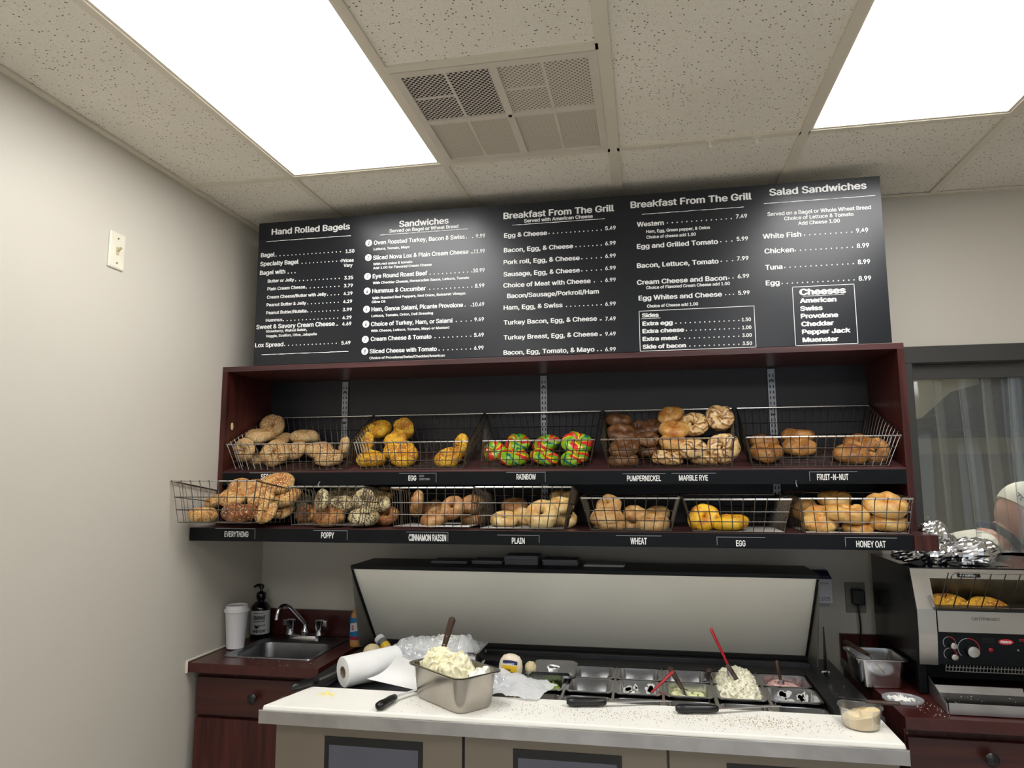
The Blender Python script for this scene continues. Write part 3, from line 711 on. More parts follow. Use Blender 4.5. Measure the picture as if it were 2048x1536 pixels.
LABELS = [
 ('SESAME', -0.2369, -0.1626, 1.6104, 0.022, -0.2866, -0.129, 1.6386, 'r', 0.284),
 ('EGG', 0.3844, 0.4167, 1.6045, 0.0191, 0.3475, 0.4964, 1.6334, 'r', 0.284),
 ('RAINBOW', 0.8083, 0.8822, 1.6069, 0.0205, 0.7702, 0.9183, 1.635, 'r', 0.284),
 ('PUMPERNICKEL', 1.2173, 1.3385, 1.6001, 0.0199, 1.2017, 1.3552, 1.6273, '', 0.284),
 ('MARBLE RYE', 1.4018, 1.5026, 1.6013, 0.0196, 1.3764, 1.5312, 1.6282, '', 0.284),
 ('FRUIT-N-NUT', 1.8686, 1.9707, 1.6016, 0.0207, 1.8441, 1.9998, 1.631, 'l', 0.284),
 ('EVERYTHING', -0.2801, -0.1811, 1.3988, 0.0203, -0.3193, -0.1539, 1.4299, 'r', 0.12),
 ('POPPY', 0.1101, 0.161, 1.3978, 0.0216, 0.0796, 0.2127, 1.4263, 'r', 0.12),
 ('CINNAMON RAISIN', 0.446, 0.5851, 1.393, 0.0228, 0.4362, 0.5922, 1.4245, 'r', 0.12),
 ('PLAIN', 0.8212, 0.8671, 1.3874, 0.0205, 0.7697, 0.9182, 1.4175, 'r', 0.12),
 ('WHEAT', 1.2282, 1.2829, 1.391, 0.0215, 1.1804, 1.3316, 1.4203, '', 0.12),
 ('EGG', 1.57, 1.6, 1.3891, 0.0193, 1.5094, 1.6624, 1.4191, 'l', 0.12),
 ('HONEY OAT', 1.9376, 2.0248, 1.3911, 0.0203, 1.9052, 2.0591, 1.422, 'l', 0.12),
]
# ================================================= room
XL, YB, HC = -.432, .659, 2.74
XR, YF = 5.0, -5.4
struct('floor', MB().box(XL-.1, XR+.1, YF-.1, YB+.1, -.1, 0), M['floor'])
struct('wall_left', MB().box(XL-.1, XL, YF, YB+.1, 0, HC+.12), M['wall'])
struct('wall_right', MB().box(XR, XR+.1, YF, YB, 0, HC+.12), M['wall'])
wf = MB(); wf.box(XL-.1, .3, YF-.1, YF, 0, HC+.12); wf.box(4.4, XR+.1, YF-.1, YF, 0, HC+.12); wf.box(.3, 4.4, YF-.1, YF, 0, .45); wf.box(.3, 4.4, YF-.1, YF, 2.4, HC+.12)
struct('wall_front', wf, M['wall'])
sf = MB()   # storefront window behind the camera, open to the sky
for x in (.3, 1.65, 3.0, 4.35): sf.box(x, x+.05, YF-.08, YF-.02, .45, 2.4)
sf.box(.35, 4.35, YF-.08, YF-.02, .45, .5); sf.box(.35, 4.35, YF-.08, YF-.02, 2.35, 2.4)
struct('window_2', sf, M['steeldark'])
WX0, WX1, WZ0, WZ1 = 2.326, 3.35, 1.315, 2.053
wb = MB(); 
wb.box(XL, WX0, YB, YB+.12, 0, HC+.12); wb.box(WX1, XR+.1, YB, YB+.12, 0, HC+.12)
wb.box(WX0, WX1, YB, YB+.12, WZ1, HC+.12); wb.box(WX0, WX1, YB, YB+.12, 0, WZ0)
struct('wall_back', wb, M['wall_back'])
# ceiling: grid of bars, every tile its own piece
XS = [XL, .006, .603, 1.208, 1.832, 2.446, 3.056, 3.665, 4.275, 4.885, XR]
YS = [YB, 0, -1.2192, -2.4384, -3.6576, -4.8768, YF]
ceil = struct('ceiling', MB().box(XL-.1, XR+.1, YF-.1, YB+.12, HC+.05, HC+.12), M['tbar'])
lights = {(1, 1), (4, 1), (1, 3), (4, 3)}  # the rear pair is unseen, added for its light on the room
def tile(x0, x1, y1, y0):
    z = HC+.004+rnd.uniform(-.001, .001)
    struct('ceiling_tile', MB().box(x0+.009, x1-.009, y1+.009, y0-.009, z, z+.02), M['tile'], ceil)
lab_ceiling = {(1, 1): 'large glowing ceiling light panel over the left of the menu board', (4, 1): 'glowing ceiling light panel at the right above the white-lettered board end'}
for i in range(len(XS)-1):
    for j in range(len(YS)-1):
        x0, x1, y0, y1 = XS[i], XS[i+1], YS[j], YS[j+1]
        if (i, j) in lights:
            t = thing('ceiling_light', lab_ceiling.get((i, j), 'unseen ceiling light panel added to light the shop floor, %s row back, %s' % ('front' if j == 1 else ('middle' if j == 3 else 'rear'), ('at the left wall', 'at the centre', 'right of centre', 'at the far right')[(i > 1)+(i > 4)+(i > 5)])), 'light', ((x0+x1)/2, (y0+y1)/2, HC), group='recessed ceiling light panels')
            f = MB(); fw = .022
            f.box(x0+.008, x0+fw, y1+.008, y0-.008, HC-.001, HC+.012); f.box(x1-fw, x1-.008, y1+.008, y0-.008, HC-.001, HC+.012)
            f.box(x0+fw, x1-fw, y1+.008, y1+fw, HC-.001, HC+.012); f.box(x0+fw, x1-fw, y0-fw, y0-.008, HC-.001, HC+.012)
            obj('light_frame', f, M['tbar'], t, world=True)
            obj('diffuser', MB().box(x0+fw, x1-fw, y1+fw, y0-fw, HC+.002, HC+.008), M['panel'], t, world=True)
        elif (i, j) == (2, 1):
            tile(x0, x1, y1, -.6096)
        else: tile(x0, x1, y1, y0)
def bar(x0, x1, y0, y1): struct('ceiling_bar', MB().box(x0, x1, y0, y1, HC-.004, HC+.012), M['tbar'], ceil)
for k, x in enumerate(XS[1:-1]):
    wd = {1.208: .020, 1.832: .016}.get(x, .012)
    for j in range(len(YS)-1): bar(x-wd, x+wd, YS[j+1]+.0, YS[j])
for y in YS[1:-1]:
    for i in range(len(XS)-1): bar(XS[i]+.012, XS[i+1]-.012, y-.012, y+.012)
bar(.615, 1.196, -.6096-.014, -.6096+.014)
struct('trim_1', MB().box(XL, XL+.022, YF, YB, HC-.006, HC+.002), M['tbar'])
struct('trim_2', MB().box(XL+.022, XR, YB-.022, YB, HC-.006, HC+.002), M['tbar'])
for k, x in enumerate((1.53, 1.68)):
    h = MB(); h.box(x-.012, x+.012, -.008, .008, HC-.008, HC-.004); h.tube([(x, 0, HC-.008), (x, 0, HC-.02), (x+.006, 0, HC-.026)], .0035)
    tag(obj('ceiling_hook', h, M['switch']), ('left' if k == 0 else 'right')+' of two small white clips on the ceiling bar beside the right light', 'hook')
# vent: four perforated quarters
v = thing('air_vent', 'square perforated ceiling air vent with four quarters and brown dust', 'vent', (.905, -.305, HC))
vx0, vx1, vy0, vy1 = .615, 1.190, -.594, -.013
f = MB(); F = .024
f.box(vx0, vx0+F, vy0, vy1, HC-.006, HC+.01); f.box(vx1-F, vx1, vy0, vy1, HC-.006, HC+.01)
f.box(vx0+F, vx1-F, vy0, vy0+F, HC-.006, HC+.01); f.box(vx0+F, vx1-F, vy1-F, vy1, HC-.006, HC+.01)
mx, my = (vx0+vx1)/2, (vy0+vy1)/2
f.box(mx-.012, mx+.012, vy0+F, vy1-F, HC-.005, HC+.01); f.box(vx0+F, mx-.012, my-.012, my+.012, HC-.005, HC+.01); f.box(mx+.012, vx1-F, my-.012, my+.012, HC-.005, HC+.01)
obj('vent_frame', f, M['vent'], v, world=True)
for (ax, bx_, ay, by, mm, nm) in ((vx0+F, mx-.012, vy0+F, my-.012, 'perf_dark', 1), (mx+.012, vx1-F, vy0+F, my-.012, 'perf_light', 1), (vx0+F, mx-.012, my+.012, vy1-F, 'perf_fine', 0), (mx+.012, vx1-F, my+.012, vy1-F, 'perf_fine', 0)):
    p = obj('perforated_panel', MB().box(ax, bx_, ay, by, HC+.001, HC+.004), M[mm], v, world=True)
    r = MB(); cx, cy = (ax+bx_)/2, (ay+by)/2
    r.box(cx-.004, cx+.004, ay, by, HC-.001, HC+.001)
    if nm: r.box(ax, cx-.004, cy-.004, cy+.004, HC-.001, HC+.001)
    obj('crease', r, M['vent'], p, world=True)
obj('vent_screw', MB().lathe([(.006, HC-.008), (.006, HC-.005)], 10, cx=mx, cy=my), M['rubber'], v, world=True)

# ================================================= light switch
t = thing('light_switch', 'ivory wall plate with a toggle switch on the left wall', 'switch', (XL, -.348, 2.372))
pm = MB(); pm.rings([rrect(-.035, .035, -.062, .062, .004, 0, 3), rrect(-.035, .035, -.062, .062, .004, .004, 3), rrect(-.031, .031, -.058, .058, .004, .007, 3)], T=Matrix(((0, 0, 1, 0), (1, 0, 0, 0), (0, 1, 0, 0), (0, 0, 0, 1))))
obj('switch_plate', pm, M['switch'], t, bevel=.001)
g = MB(); g.box(.007, .009, -.006, .006, -.013, .013); obj('toggle_slot', g, M['ivory'], t)
g = MB(); g.tube([(.007, 0, 0), (.022, 0, .010)], [.005, .0035], 8); obj('toggle', g, M['ivory'], t)
for z in (.042, -.042):
    obj('screw', MB().lathe([(.003, .007), (.003, .0085)], 8, T=Matrix.Translation((0, 0, z)) @ Matrix(((0, 0, 1, 0), (1, 0, 0, 0), (0, 1, 0, 0), (0, 0, 0, 1)))), M['brass'], t)

# ================================================= wall cabinet for the bagels
CF, CB = .284, .658
cab = thing('bagel_shelf_unit', 'dark mahogany open wall shelf unit holding the wire bagel baskets', 'shelf', (.87, .47, 1.38))
W = dict(world=True)
obj('top_panel', MB().box(XL+.002, 2.178, CF, CB, 2.053, 2.074), M['shelfedge'], cab, bevel=.001, **W)
for (a, b) in ((XL+.002, XL+.024), (2.156, 2.178)):
    obj('side_panel', MB().box(a, b, CF, CB, 1.384, 2.053), M['mahogZ'], cab, bevel=.001, **W)
obj('back_panel', MB().box(XL+.024, 2.156, .648, CB, 1.384, 2.053), M['inner'], cab, **W)
# mid shelf slopes down towards the front
sh = MB(); sh.hexa([(XL+.024, .286, 1.622), (2.156, .286, 1.622), (2.156, .646, 1.712), (XL+.024, .646, 1.712)], [(XL+.024, .286, 1.643), (2.156, .286, 1.643), (2.156, .646, 1.733), (XL+.024, .646, 1.733)])
obj('shelf_board', sh, M['shelfedge'], cab, bevel=.001, **W)
obj('shelf_fascia', MB().box(XL+.024, 2.156, CF, .290, 1.588, 1.637), M['black'], cab, **W)
obj('shelf_board', MB().box(XL+.004, 2.178, .122, CB, 1.411, 1.431), M['shelfedge'], cab, bevel=.001, **W)
obj('shelf_base', MB().box(XL+.004, 2.150, .135, CB, 1.384, 1.411), M['black'], cab, **W)
obj('shelf_fascia', MB().box(XL+.004, 2.108, .118, .122, 1.382, 1.430), M['black'], cab, **W)
obj('shelf_end_block', MB().box(2.108, 2.178, .112, .135, 1.382, 1.431), M['mahogZ'], cab, bevel=.0015, **W)
for x in (-.044, .864, 1.795):
    p = obj('slotted_standard', MB().box(x-.014, x+.014, .638, .648, 1.435, 2.046), M['zinc'], cab, **W)
    g = MB(); z = 1.45
    while z < 2.03:
        for dx in (-.0065, .0065): g.box(x+dx-.002, x+dx+.002, .6373, .6385, z, z+.012)
        z += .0225
    obj('slots', g, M['rubber'], p, kind='stuff', **W)
    g = MB()
    for z in (1.60, 1.86, 2.00): g.lathe([(.004, 0), (.004, .003)], 10, T=Matrix.Translation((x, .638, z)) @ Matrix.Rotation(PI/2, 4, 'X'))
    obj('screw', g, M['rubber'], p, **W)
g = MB()
for (x, z) in ((.70, 1.985), (1.145, 1.985), (1.50, 1.98), (1.98, 1.975), (.52, 1.86)): g.lathe([(.004, 0), (.004, .002)], 8, T=Matrix.Translation((x, .648, z)) @ Matrix.Rotation(PI/2, 4, 'X'))
obj('screw_holes', g, M['rubber'], cab, kind='stuff', **W)
g = MB(); g.lathe([(.001, 0), (.009, .002), (.009, .003)], 10, T=Matrix.Translation((XL+.0245, .33, 1.83)) @ Matrix.Rotation(PI/2, 4, 'Y') @ Matrix.Scale(1.8, 4, (1, 0, 0)))
obj('bare_patch', g, M['bun'], cab, label='small pale chip in the side panel', **W)
for x in (.0+.018, 1.80): obj('shelf_hook', MB().tube([(x, .283, 1.60), (x-.003, .275, 1.592), (x, .272, 1.578)], .0022, 6), M['zinc'], cab, **W)
# printed label cards on the fascias
for (tx, x0, x1, zb, cp, f0, f1, ft, side, yy) in LABELS:
    up = yy > .2; y = yy-.0005 if up else .1175; zlow = 1.592 if up else 1.386
    cx0, cx1 = min(f0, x0-.01), max(f1, x1+.01)
    card = obj('label_card', MB().box(cx0, cx1, y-.0012, y, zlow, ft), M['black'], cab, **W)
    L = LOC[cab.name]; yt = y-.0018
    text(tx, card, M['white'], (x0-L[0], yt-L[1], zb-L[2]), x1-x0, cp, bold=.03)
    g = MB(); g.box(f0, f1, yt, yt+.0004, ft-.0022, ft-.0005)
    if side == 'r': g.box(f1-.0015, f1, yt, yt+.0004, zlow+.006, ft)
    if side == 'l': g.box(f0, f0+.0015, yt, yt+.0004, zlow+.006, ft)
    obj('border_line', g, M['dimwhite'], card, **W)
    if tx == 'EGG' and up:
        text('WITH', card, M['dimwhite'], (x1+.012-L[0], yt-L[1], zb+.013-L[2]), .018, .008)
        text('EVERYTHING', card, M['dimwhite'], (x1+.012-L[0], yt-L[1], zb+.001-L[2]), .042, .008)

# ================================================= menu board
mbd = thing('menu_board', 'long black menu board with white lettering standing on the shelf unit', 'sign', (.92, .287, 2.075))
mb_ = MB(); mb_.box(-.292, 2.142, .284, .290, 2.0755, 2.6845)
obj('board_sheet', mb_, M['board'], mbd, bevel=.0008, **W)
Lb = LOC[mbd.name]; yt = .2832
for (tx, x0, x1, zb, cp, wt) in TEXTS:
    text(tx, mbd, M['white'], (x0-Lb[0], yt-Lb[1], zb-Lb[2]), x1-x0, cp, bold=.030 if wt == 1 else .05)
for (x0, x1, zb) in DOTS:
    n = max(1, int(round((x1-x0)/.0175))); g = MB()
    for k in range(n+1):
        x = x0+(x1-x0)*k/n; g.add([(x+.0026*math.cos(a), yt, zb+.0026+.0026*math.sin(a)) for a in [2*PI*q/6 for q in range(6)]], [tuple(range(6))])
    obj('leader_dots', g, M['white'], mbd, kind='stuff', **W)
rr = random.Random(3)
for (x0, x1, zb, rough) in RULES:
    n = 26; g = MB(); top = []; bot = []
    for k in range(n+1):
        x = x0+(x1-x0)*k/n; a = rr.uniform(.0004, .0018) if rough else .0008
        top.append((x, yt, zb+a)); bot.append((x, yt, zb-(rr.uniform(.0004, .0018) if rough else .0008)))
    g.add(top+bot, [(k, k+1, n+2+k, n+1+k) for k in range(n)])
    obj('chalk_line', g, M['white'], mbd, **W)
for (x, z, n) in CIRCLES:
    g = MB(); g.add([(x+.0145*math.cos(a), yt, z+.0145*math.sin(a)) for a in [2*PI*q/24 for q in range(24)]], [tuple(range(24))])
    c = obj('number_disc', g, M['white'], mbd, **W)
    text(str(n), c, M['darkprint'], (x-.004-Lb[0], yt-.0004-Lb[1], z-.0075-Lb[2]), .008, .015, bold=.02, shear=.3)
for (x0, z0, x1, z1) in BOXES:
    g = MB(); q = .0022
    g.box(x0, x1, yt, yt+.0003, z0, z0+q); g.box(x0, x1, yt, yt+.0003, z1-q, z1); g.box(x0, x0+q, yt, yt+.0003, z0, z1); g.box(x1-q, x1, yt, yt+.0003, z0, z1)
    obj('outline_box', g, M['white'], mbd, **W)

# ================================================= wire baskets
def lerp(a, b, t): return tuple(a[k]+(b[k]-a[k])*t for k in range(3))
def basket(label, bot, top, nx, ny, nz, grp):
    """bot, top: front-left, front-right, back-right, back-left corners"""
    c = tuple(sum(p[k] for p in bot)/4 for k in range(3))
    t = thing('wire_basket', label, 'basket', c, group=grp)
    g = MB(); g.tube(top, .0032, 6, closed=True); obj('rim', g, M['rim'], t, smooth=True, **W)
    def face(name, b0, b1, t0, t1, n):
        out = Vector(((b1[1]-b0[1]), -(b1[0]-b0[0]), 0)).normalized()*.004
        g = MB()
        for i in range(n+1):
            a, b = lerp(b0, b1, i/n), lerp(t0, t1, i/n)
            a = Vector(a); b = Vector(b); kn = a.lerp(b, .86)
            g.tube([a, kn-out*.6, b+out*.35+Vector((0, 0, .003)), b+out*1.2+Vector((0, 0, -.001))], [.0015, .0015, .0021, .0024], 4)
        for j in range(1, nz+1):
            f = j/(nz+1)*.92; p, q = lerp(b0, t0, f), lerp(b1, t1, f); g.tube([p, q], .0016, 4)
        obj(name, g, M['wire'], t, smooth=True, kind='stuff', **W)
    FL, FR, BR, BL = bot; TFL, TFR, TBR, TBL = top
    face('front_wires', FL, FR, TFL, TFR, nx); face('back_wires', BR, BL, TBR, TBL, nx)
    face('side_wires', FR, BR, TFR, TBR, ny); face('side_wires', BL, FL, TBL, TFL, ny)
    g = MB()
    for i in range(nx+1): g.tube([lerp(FL, FR, i/nx), lerp(BL, BR, i/nx)], .0012, 4)
    for j in range(ny+1): g.tube([lerp(FL, BL, j/ny), lerp(FR, BR, j/ny)], .0016, 4)
    obj('bottom_wires', g, M['wire'], t, smooth=True, kind='stuff', **W)
gU = 'wide wire baskets on the upper shelf'; gL = 'wire baskets on the lower shelf'
up = [('wide wire basket of sesame bagels at the far left of the upper shelf', -.356, .120, -.400, .138, -.400, .100),
      ('wide wire basket of seeded yellow bagels above the upper EGG label', .182, .598, .154, .622, .112, .606),
      ('wide wire basket of rainbow bagels above the RAINBOW label', .668, 1.080, .676, 1.104, .616, 1.108),
      ('wide wire basket heaped with dark and marbled bagels above PUMPERNICKEL', 1.153, 1.589, 1.124, 1.600, 1.124, 1.634),
      ('wide wire basket of fruit bagels above the FRUIT-N-NUT label', 1.660, 2.106, 1.640, 2.150, 1.652, 2.146)]
for (lb, b0, b1, t0, t1, u0, u1) in up:
    basket(lb, [(b0, .296, 1.650), (b1, .296, 1.650), (b1, .60, 1.727), (b0, .60, 1.727)], [(t0, .289, 1.752), (t1, .289, 1.752), (u1, .615, 1.886), (u0, .615, 1.886)], 17, 12, 2, gU)
low = [('wire basket of everything bagels overhanging the left end of the lower shelf', (-.395, -.105, .0, 1.458), (-.425, -.085, -.005, 1.607), (.34, 1.440, 1.555), 9, 10),
       ('wire basket of poppy bagels above the POPPY label', (.0, .262, .10, 1.446), (-.012, .286, .09, 1.585), (.42, 1.440, 1.552), 9, 13),
       ('wire basket of raisin bagels above the CINNAMON RAISIN label', (.395, .675, .10, 1.444), (.386, .690, .09, 1.580), (.42, 1.440, 1.552), 9, 13),
       ('wire basket of pale bagels above the PLAIN label', (.712, 1.005, .105, 1.440), (.696, 1.036, .095, 1.582), (.42, 1.438, 1.545), 10, 15),
       ('wire basket of tan bagels above the WHEAT label', (1.094, 1.365, .13, 1.4345), (1.062, 1.396, .122, 1.544), (.43, 1.4345, 1.545), 9, 15),
       ('wire basket with two yellow bagels above the lower EGG label', (1.434, 1.725, .13, 1.4345), (1.409, 1.752, .122, 1.540), (.43, 1.4345, 1.548), 9, 15),
       ('wire basket of large golden bagels above the HONEY OAT label', (1.790, 2.099, .13, 1.4345), (1.777, 2.118, .122, 1.543), (.43, 1.4345, 1.556), 9, 12)]
for (lb, (b0, b1, yb, zb), (t0, t1, yt_, zt), (yk, zk, ztk), nx, ny) in low:
    basket(lb, [(b0, yb, zb), (b1, yb, zb), (b1, yk, zk), (b0, yk, zk)], [(t0, yt_, zt), (t1, yt_, zt), (t1, yk+.015, ztk), (t0, yk+.015, ztk)], nx, ny, 2, gL)

# ================================================= bagels
BC = {}
def bagel_mesh(kind, var):
    if (kind, var) in BC: return BC[(kind, var)]
    q = random.Random(hash(kind) % 1000 if False else sum(map(ord, kind))*7+var)
    nu, nv = 44, 20; hole = q.choice((.51, .53, .56)); tw = kind in ('marble', 'rainbow')
    ph = [q.uniform(0, 6.28) for _ in range(8)]; am = [q.uniform(.02, .06) for _ in range(4)]
    seam = q.uniform(0, 6.28); off = Vector((q.uniform(0, 50), q.uniform(0, 50), 0))
    vs = []
    for i in range(nu):
        th = 2*PI*i/nu
        big = 1+am[0]*math.sin(th+ph[0])+am[1]*math.sin(2*th+ph[1])
        rt = (1-hole)*(1+am[2]*1.6*math.sin(th+ph[2])+am[3]*math.sin(3*th+ph[3]))
        ds = math.atan2(math.sin(th-seam), math.cos(th-seam)); rt *= 1+.14*math.exp(-(ds/.35)**2)-.16*math.exp(-((ds-.55)/.14)**2)
        for j in range(nv):
            p = 2*PI*j/nv; g = 1
            if tw: g += (.05 if kind == 'marble' else .012)*math.sin(5*th+5*p+ph[4]+1.5*math.sin(2*th))
            R0 = hole*big; a = rt*g
            x, z = R0+a*math.cos(p), a*math.sin(p)*.88
            z = z if z > 0 else max(z, -rt*.80)*.92
            v = Vector((x*math.cos(th), x*math.sin(th), z))
            n = noise.noise(v*2.2+off)*.07+noise.noise(v*5+off)*.03
            vs.append(v*(1+n))
    fs = []; uvs = []
    for i in range(nu):
        for j in range(nv):
            i2, j2 = (i+1) % nu, (j+1) % nv
            fs.append((i*nv+j, i2*nv+j, i2*nv+j2, i*nv+j2)); uvs += [(i/nu, j/nv), ((i+1)/nu, j/nv), ((i+1)/nu, (j+1)/nv), (i/nu, (j+1)/nv)]
    me = bpy.data.meshes.new('bagel'); me.from_pydata([tuple(v) for v in vs], [], fs)
    ul = me.uv_layers.new(name='UVMap')
    for k, u in enumerate(uvs): ul.data[k].uv = u
    for pl in me.polygons: pl.use_smooth = True
    me.materials.append(BM[kind]); BC[(kind, var)] = me
    return me
GN = {'sesame': 'sesame bagels', 'egg_all': 'seeded yellow bagels', 'rainbow': 'rainbow bagels', 'pumpernickel': 'pumpernickel bagels', 'light': 'golden bagels', 'marble': 'marbled rye bagels', 'fruit': 'fruit bagels',
      'everything': 'everything bagels', 'everything_dark': 'everything bagels', 'poppy': 'poppy bagels', 'poppy_dark': 'poppy bagels', 'cinnamon': 'raisin bagels', 'plain': 'plain bagels', 'wheat': 'wheat bagels', 'egg': 'egg bagels', 'honey': 'honey bagels'}
br = random.Random(11)
for k, (kind, x, y, z, r, q, az, lb) in enumerate(BAGELS):
    o = bpy.data.objects.new('bagel', bagel_mesh(kind, k % 4)); COL.objects.link(o)
    t_ = .42
    if az >= 50: r = max(r, r*q); tilt = R_(82)
    else:
        s2 = max(0, min(1, (min(q, 1)**2-t_*t_)/(1-t_*t_))); tilt = math.asin(math.sqrt(s2))
        if q < .5: tilt += R_(br.uniform(-3, 6))
    r = max(r, .047)
    hh = r*(1.0 if az >= 50 else min(q, .8)*.95)
    base = 1.656+(y-.296)*.253 if z > 1.63 else (1.4375 if x > -.02 else 1.460-.055*y)
    if z-hh < base and base-(z-hh) < .05: z += min(base-(z-hh), .010)
    o.location = (x, y, z); o.scale = (r, r, r)
    o.rotation_euler = (Matrix.Rotation(R_(-az), 3, 'Z') @ Matrix.Rotation(tilt, 3, 'X') @ Matrix.Rotation(R_(br.uniform(-7, 7)) if az < 50 else 0, 3, 'Y') @ Matrix.Rotation(br.uniform(0, 6.28), 3, 'Z')).to_euler()
    tag(o, lb, 'bagel', GN[kind])
# ================================================= left counter with sink
cl = thing('sink_cabinet', 'dark mahogany base cabinet with drawer under the sink at the left wall', 'cabinet', (-.17, .40, 0))
obj('cabinet_body', MB().box(XL+.03, XL+.048, .185, .655, .10, .895).box(.072, .09, .185, .655, .10, .895).box(XL+.048, .072, .637, .655, .10, .895).box(XL+.048, .072, .185, .637, .10, .118).box(XL+.048, .072, .185, .200, .118, .895), M['mahogZ'], cl, **W)
obj('toe_kick', MB().box(XL+.03, .09, .23, .65, 0, .10), M['black'], cl, **W)
dr = obj('drawer', MB().box(XL+.032, .088, .165, .185, .742, .876), M['mahog'], cl, bevel=.002, **W)
kb = [(.008, 0), (.007, .010), (.016, .018), (.019, .026), (.014, .032), (.004, .034)]
obj('knob', MB().lathe(kb, 16, T=Matrix.Translation((-.155, .165, .815)) @ Matrix.Rotation(PI/2, 4, 'X')), M['blackplastic'], dr, smooth=True, **W)
obj('cabinet_door', MB().box(XL+.032, .088, .165, .185, .115, .730), M['mahogZ'], cl, bevel=.002, **W)
wt = MB(); sx0, sx1, sy0, sy1 = -.322, .0, .268, .512
for (a, b, c, d) in ((XL+.002, .100, .146, sy0), (XL+.002, .100, sy1, .657), (XL+.002, sx0, sy0, sy1), (sx1, .100, sy0, sy1)): wt.box(a, b, c, d, .896, .930)
wk = tag(obj('worktop', wt, M['mahogtop']), 'reddish brown laminate worktop around the small steel sink', 'worktop')
bs = tag(obj('backsplash', MB().box(XL+.002, .14, .640, .657, .9305, 1.040), M['mahogtop'], bevel=.001), 'low mahogany backsplash on the wall behind the faucet', 'backsplash')
tag(obj('caulk_bead', MB().tube([(XL+.004, .143, .893), (XL+.004, .143, .935), (XL+.003, .40, .934), (XL+.003, .655, .934)], .0045, 6), M['switch']), 'cream caulk bead between left wall and worktop', 'caulk')
sk = thing('sink', 'small rectangular stainless steel sink set in the worktop', 'sink', (-.17, .42, .93))
s_ = MB()
s_.rings([rrect(-.352, .022, .246, .612, .02, .9305), rrect(-.350, .020, .248, .610, .02, .934), rrect(-.335, .010, .258, .526, .035, .934), rrect(-.318, -.004, .272, .508, .04, .9285), rrect(-.312, -.010, .278, .502, .045, .90), rrect(-.300, -.022, .290, .490, .05, .79), rrect(-.27, -.05, .32, .46, .04, .780)], cap0=False)
obj('basin', s_, M['sink'], sk, smooth=True, ang=30, **W)
obj('drain', MB().lathe([(.022, .781), (.024, .783), (.015, .7835), (.013, .7815)], 16, cx=-.165, cy=.39), M['steeldark'], sk, **W)
fc = thing('faucet', 'chrome two-handle faucet with a gooseneck spout over the sink', 'faucet', (-.17, .575, .934))
g = MB(); g.rings([rrect(-.246, -.094, .552, .602, .02, .934), rrect(-.246, -.094, .552, .602, .02, .944), rrect(-.238, -.102, .558, .596, .018, .952)])
obj('deck_plate', g, M['chrome'], fc, smooth=True, **W)
for sx, nm in ((-.238, -1), (-.104, 1)):
    hd = obj('faucet_handle', MB().lathe([(.021, .950), (.017, .968), (.019, .992), (.0225, 1.008), (.016, 1.013), (.004, 1.014)], 14, cx=sx, cy=.575), M['chrome'], fc, smooth=True, **W)
    obj('lever', MB().box(min(sx, sx+nm*.034), max(sx, sx+nm*.034), .566, .584, .984, 1.010), M['chrome'], hd, bevel=.003, **W)
obj('spout_base', MB().lathe([(.012, .950), (.017, .958), (.017, .966), (.010, .975), (.009, .995), (.010, 1.0)], 14, cx=-.171, cy=.575), M['chrome'], fc, smooth=True, **W)
obj('spout', MB().tube([(-.171, .575, .99), (-.178, .568, 1.005), (-.205, .535, 1.052), (-.217, .52, 1.072), (-.228, .505, 1.082), (-.238, .49, 1.080), (-.245, .478, 1.068), (-.248, .472, 1.045), (-.249, .470, 1.028)], [.0085]*7+[.009, .0095], 12), M['chrome'], fc, smooth=True, **W)
cup = thing('coffee_cup', 'white paper coffee cup with a white lid beside the sink', 'cup', (-.374, .375, .9345))
obj('cup_body', MB().lathe([(.034, .0), (.034, .004), (.0445, .143), (.046, .145)], 32), M['cup'], cup, smooth=True)
obj('cup_lid', MB().lathe([(.047, .140), (.0495, .143), (.0495, .150), (.046, .152), (.043, .166), (.041, .168), (.038, .163), (.004, .162)], 32), M['cup'], cup, smooth=True, ang=30)
sp_ = thing('soap_bottle', 'black pump bottle of hand soap with a grey printed label behind the cup', 'bottle', (-.385, .580, .9305))
obj('bottle_body', MB().lathe([(.038, 0), (.041, .004), (.041, .118), (.038, .132), (.026, .146), (.015, .151), (.015, .16)], 28), M['soap'], sp_, smooth=True)
obj('pump_collar', MB().lathe([(.017, .158), (.021, .166), (.021, .182), (.016, .19), (.007, .194), (.006, .212)], 18), M['soap'], sp_, smooth=True)
g = MB(); g.tube([(0, 0, .205), (0, 0, .222)], .011, 10); g.tube([(0, 0, .218), (-.012, -.014, .221), (-.022, -.026, .214)], [.008, .006, .004], 8)
obj('pump_head', g, M['soap'], sp_, smooth=True)
a0 = R_(22)
g = MB(); g.grid(lambda u, v: (.0415*math.sin(a0+(u-.5)*2.9), -.0415*math.cos(a0+(u-.5)*2.9), .018+.098*v), 20, 1)
lb_ = obj('bottle_label', g, M['label'], sp_, smooth=True)
for (tx, wd, z, cp) in (('ESSENTIAL OILS', .044, .104, .004), ('ORANGE', .052, .080, .016), ('BLOSSOM', .046, .070, .0055), ('WITH ALOE', .030, .052, .006), ('HAND SOAP', .058, .026, .012)):
    off_ = .012 if tx == 'WITH ALOE' else 0
    text(tx, lb_, M['darkprint'], (0, 0, z), wd, cp, bold=.04, bend=(0, 0, .0419, a0+off_/.0415))
g = MB()
for (du, dz, r) in ((-.014, .052, .006), (-.005, .050, .0055), (-.010, .0455, .005)):
    g.add([(.0420*math.sin(a0+(du+r*math.cos(q))/.0415), -.0420*math.cos(a0+(du+r*math.cos(q))/.0415), dz+r*.8*math.sin(q)) for q in [2*PI*k/12 for k in range(12)]], [tuple(range(12))])
obj('fruit_print', g, M['darkprint'], lb_)
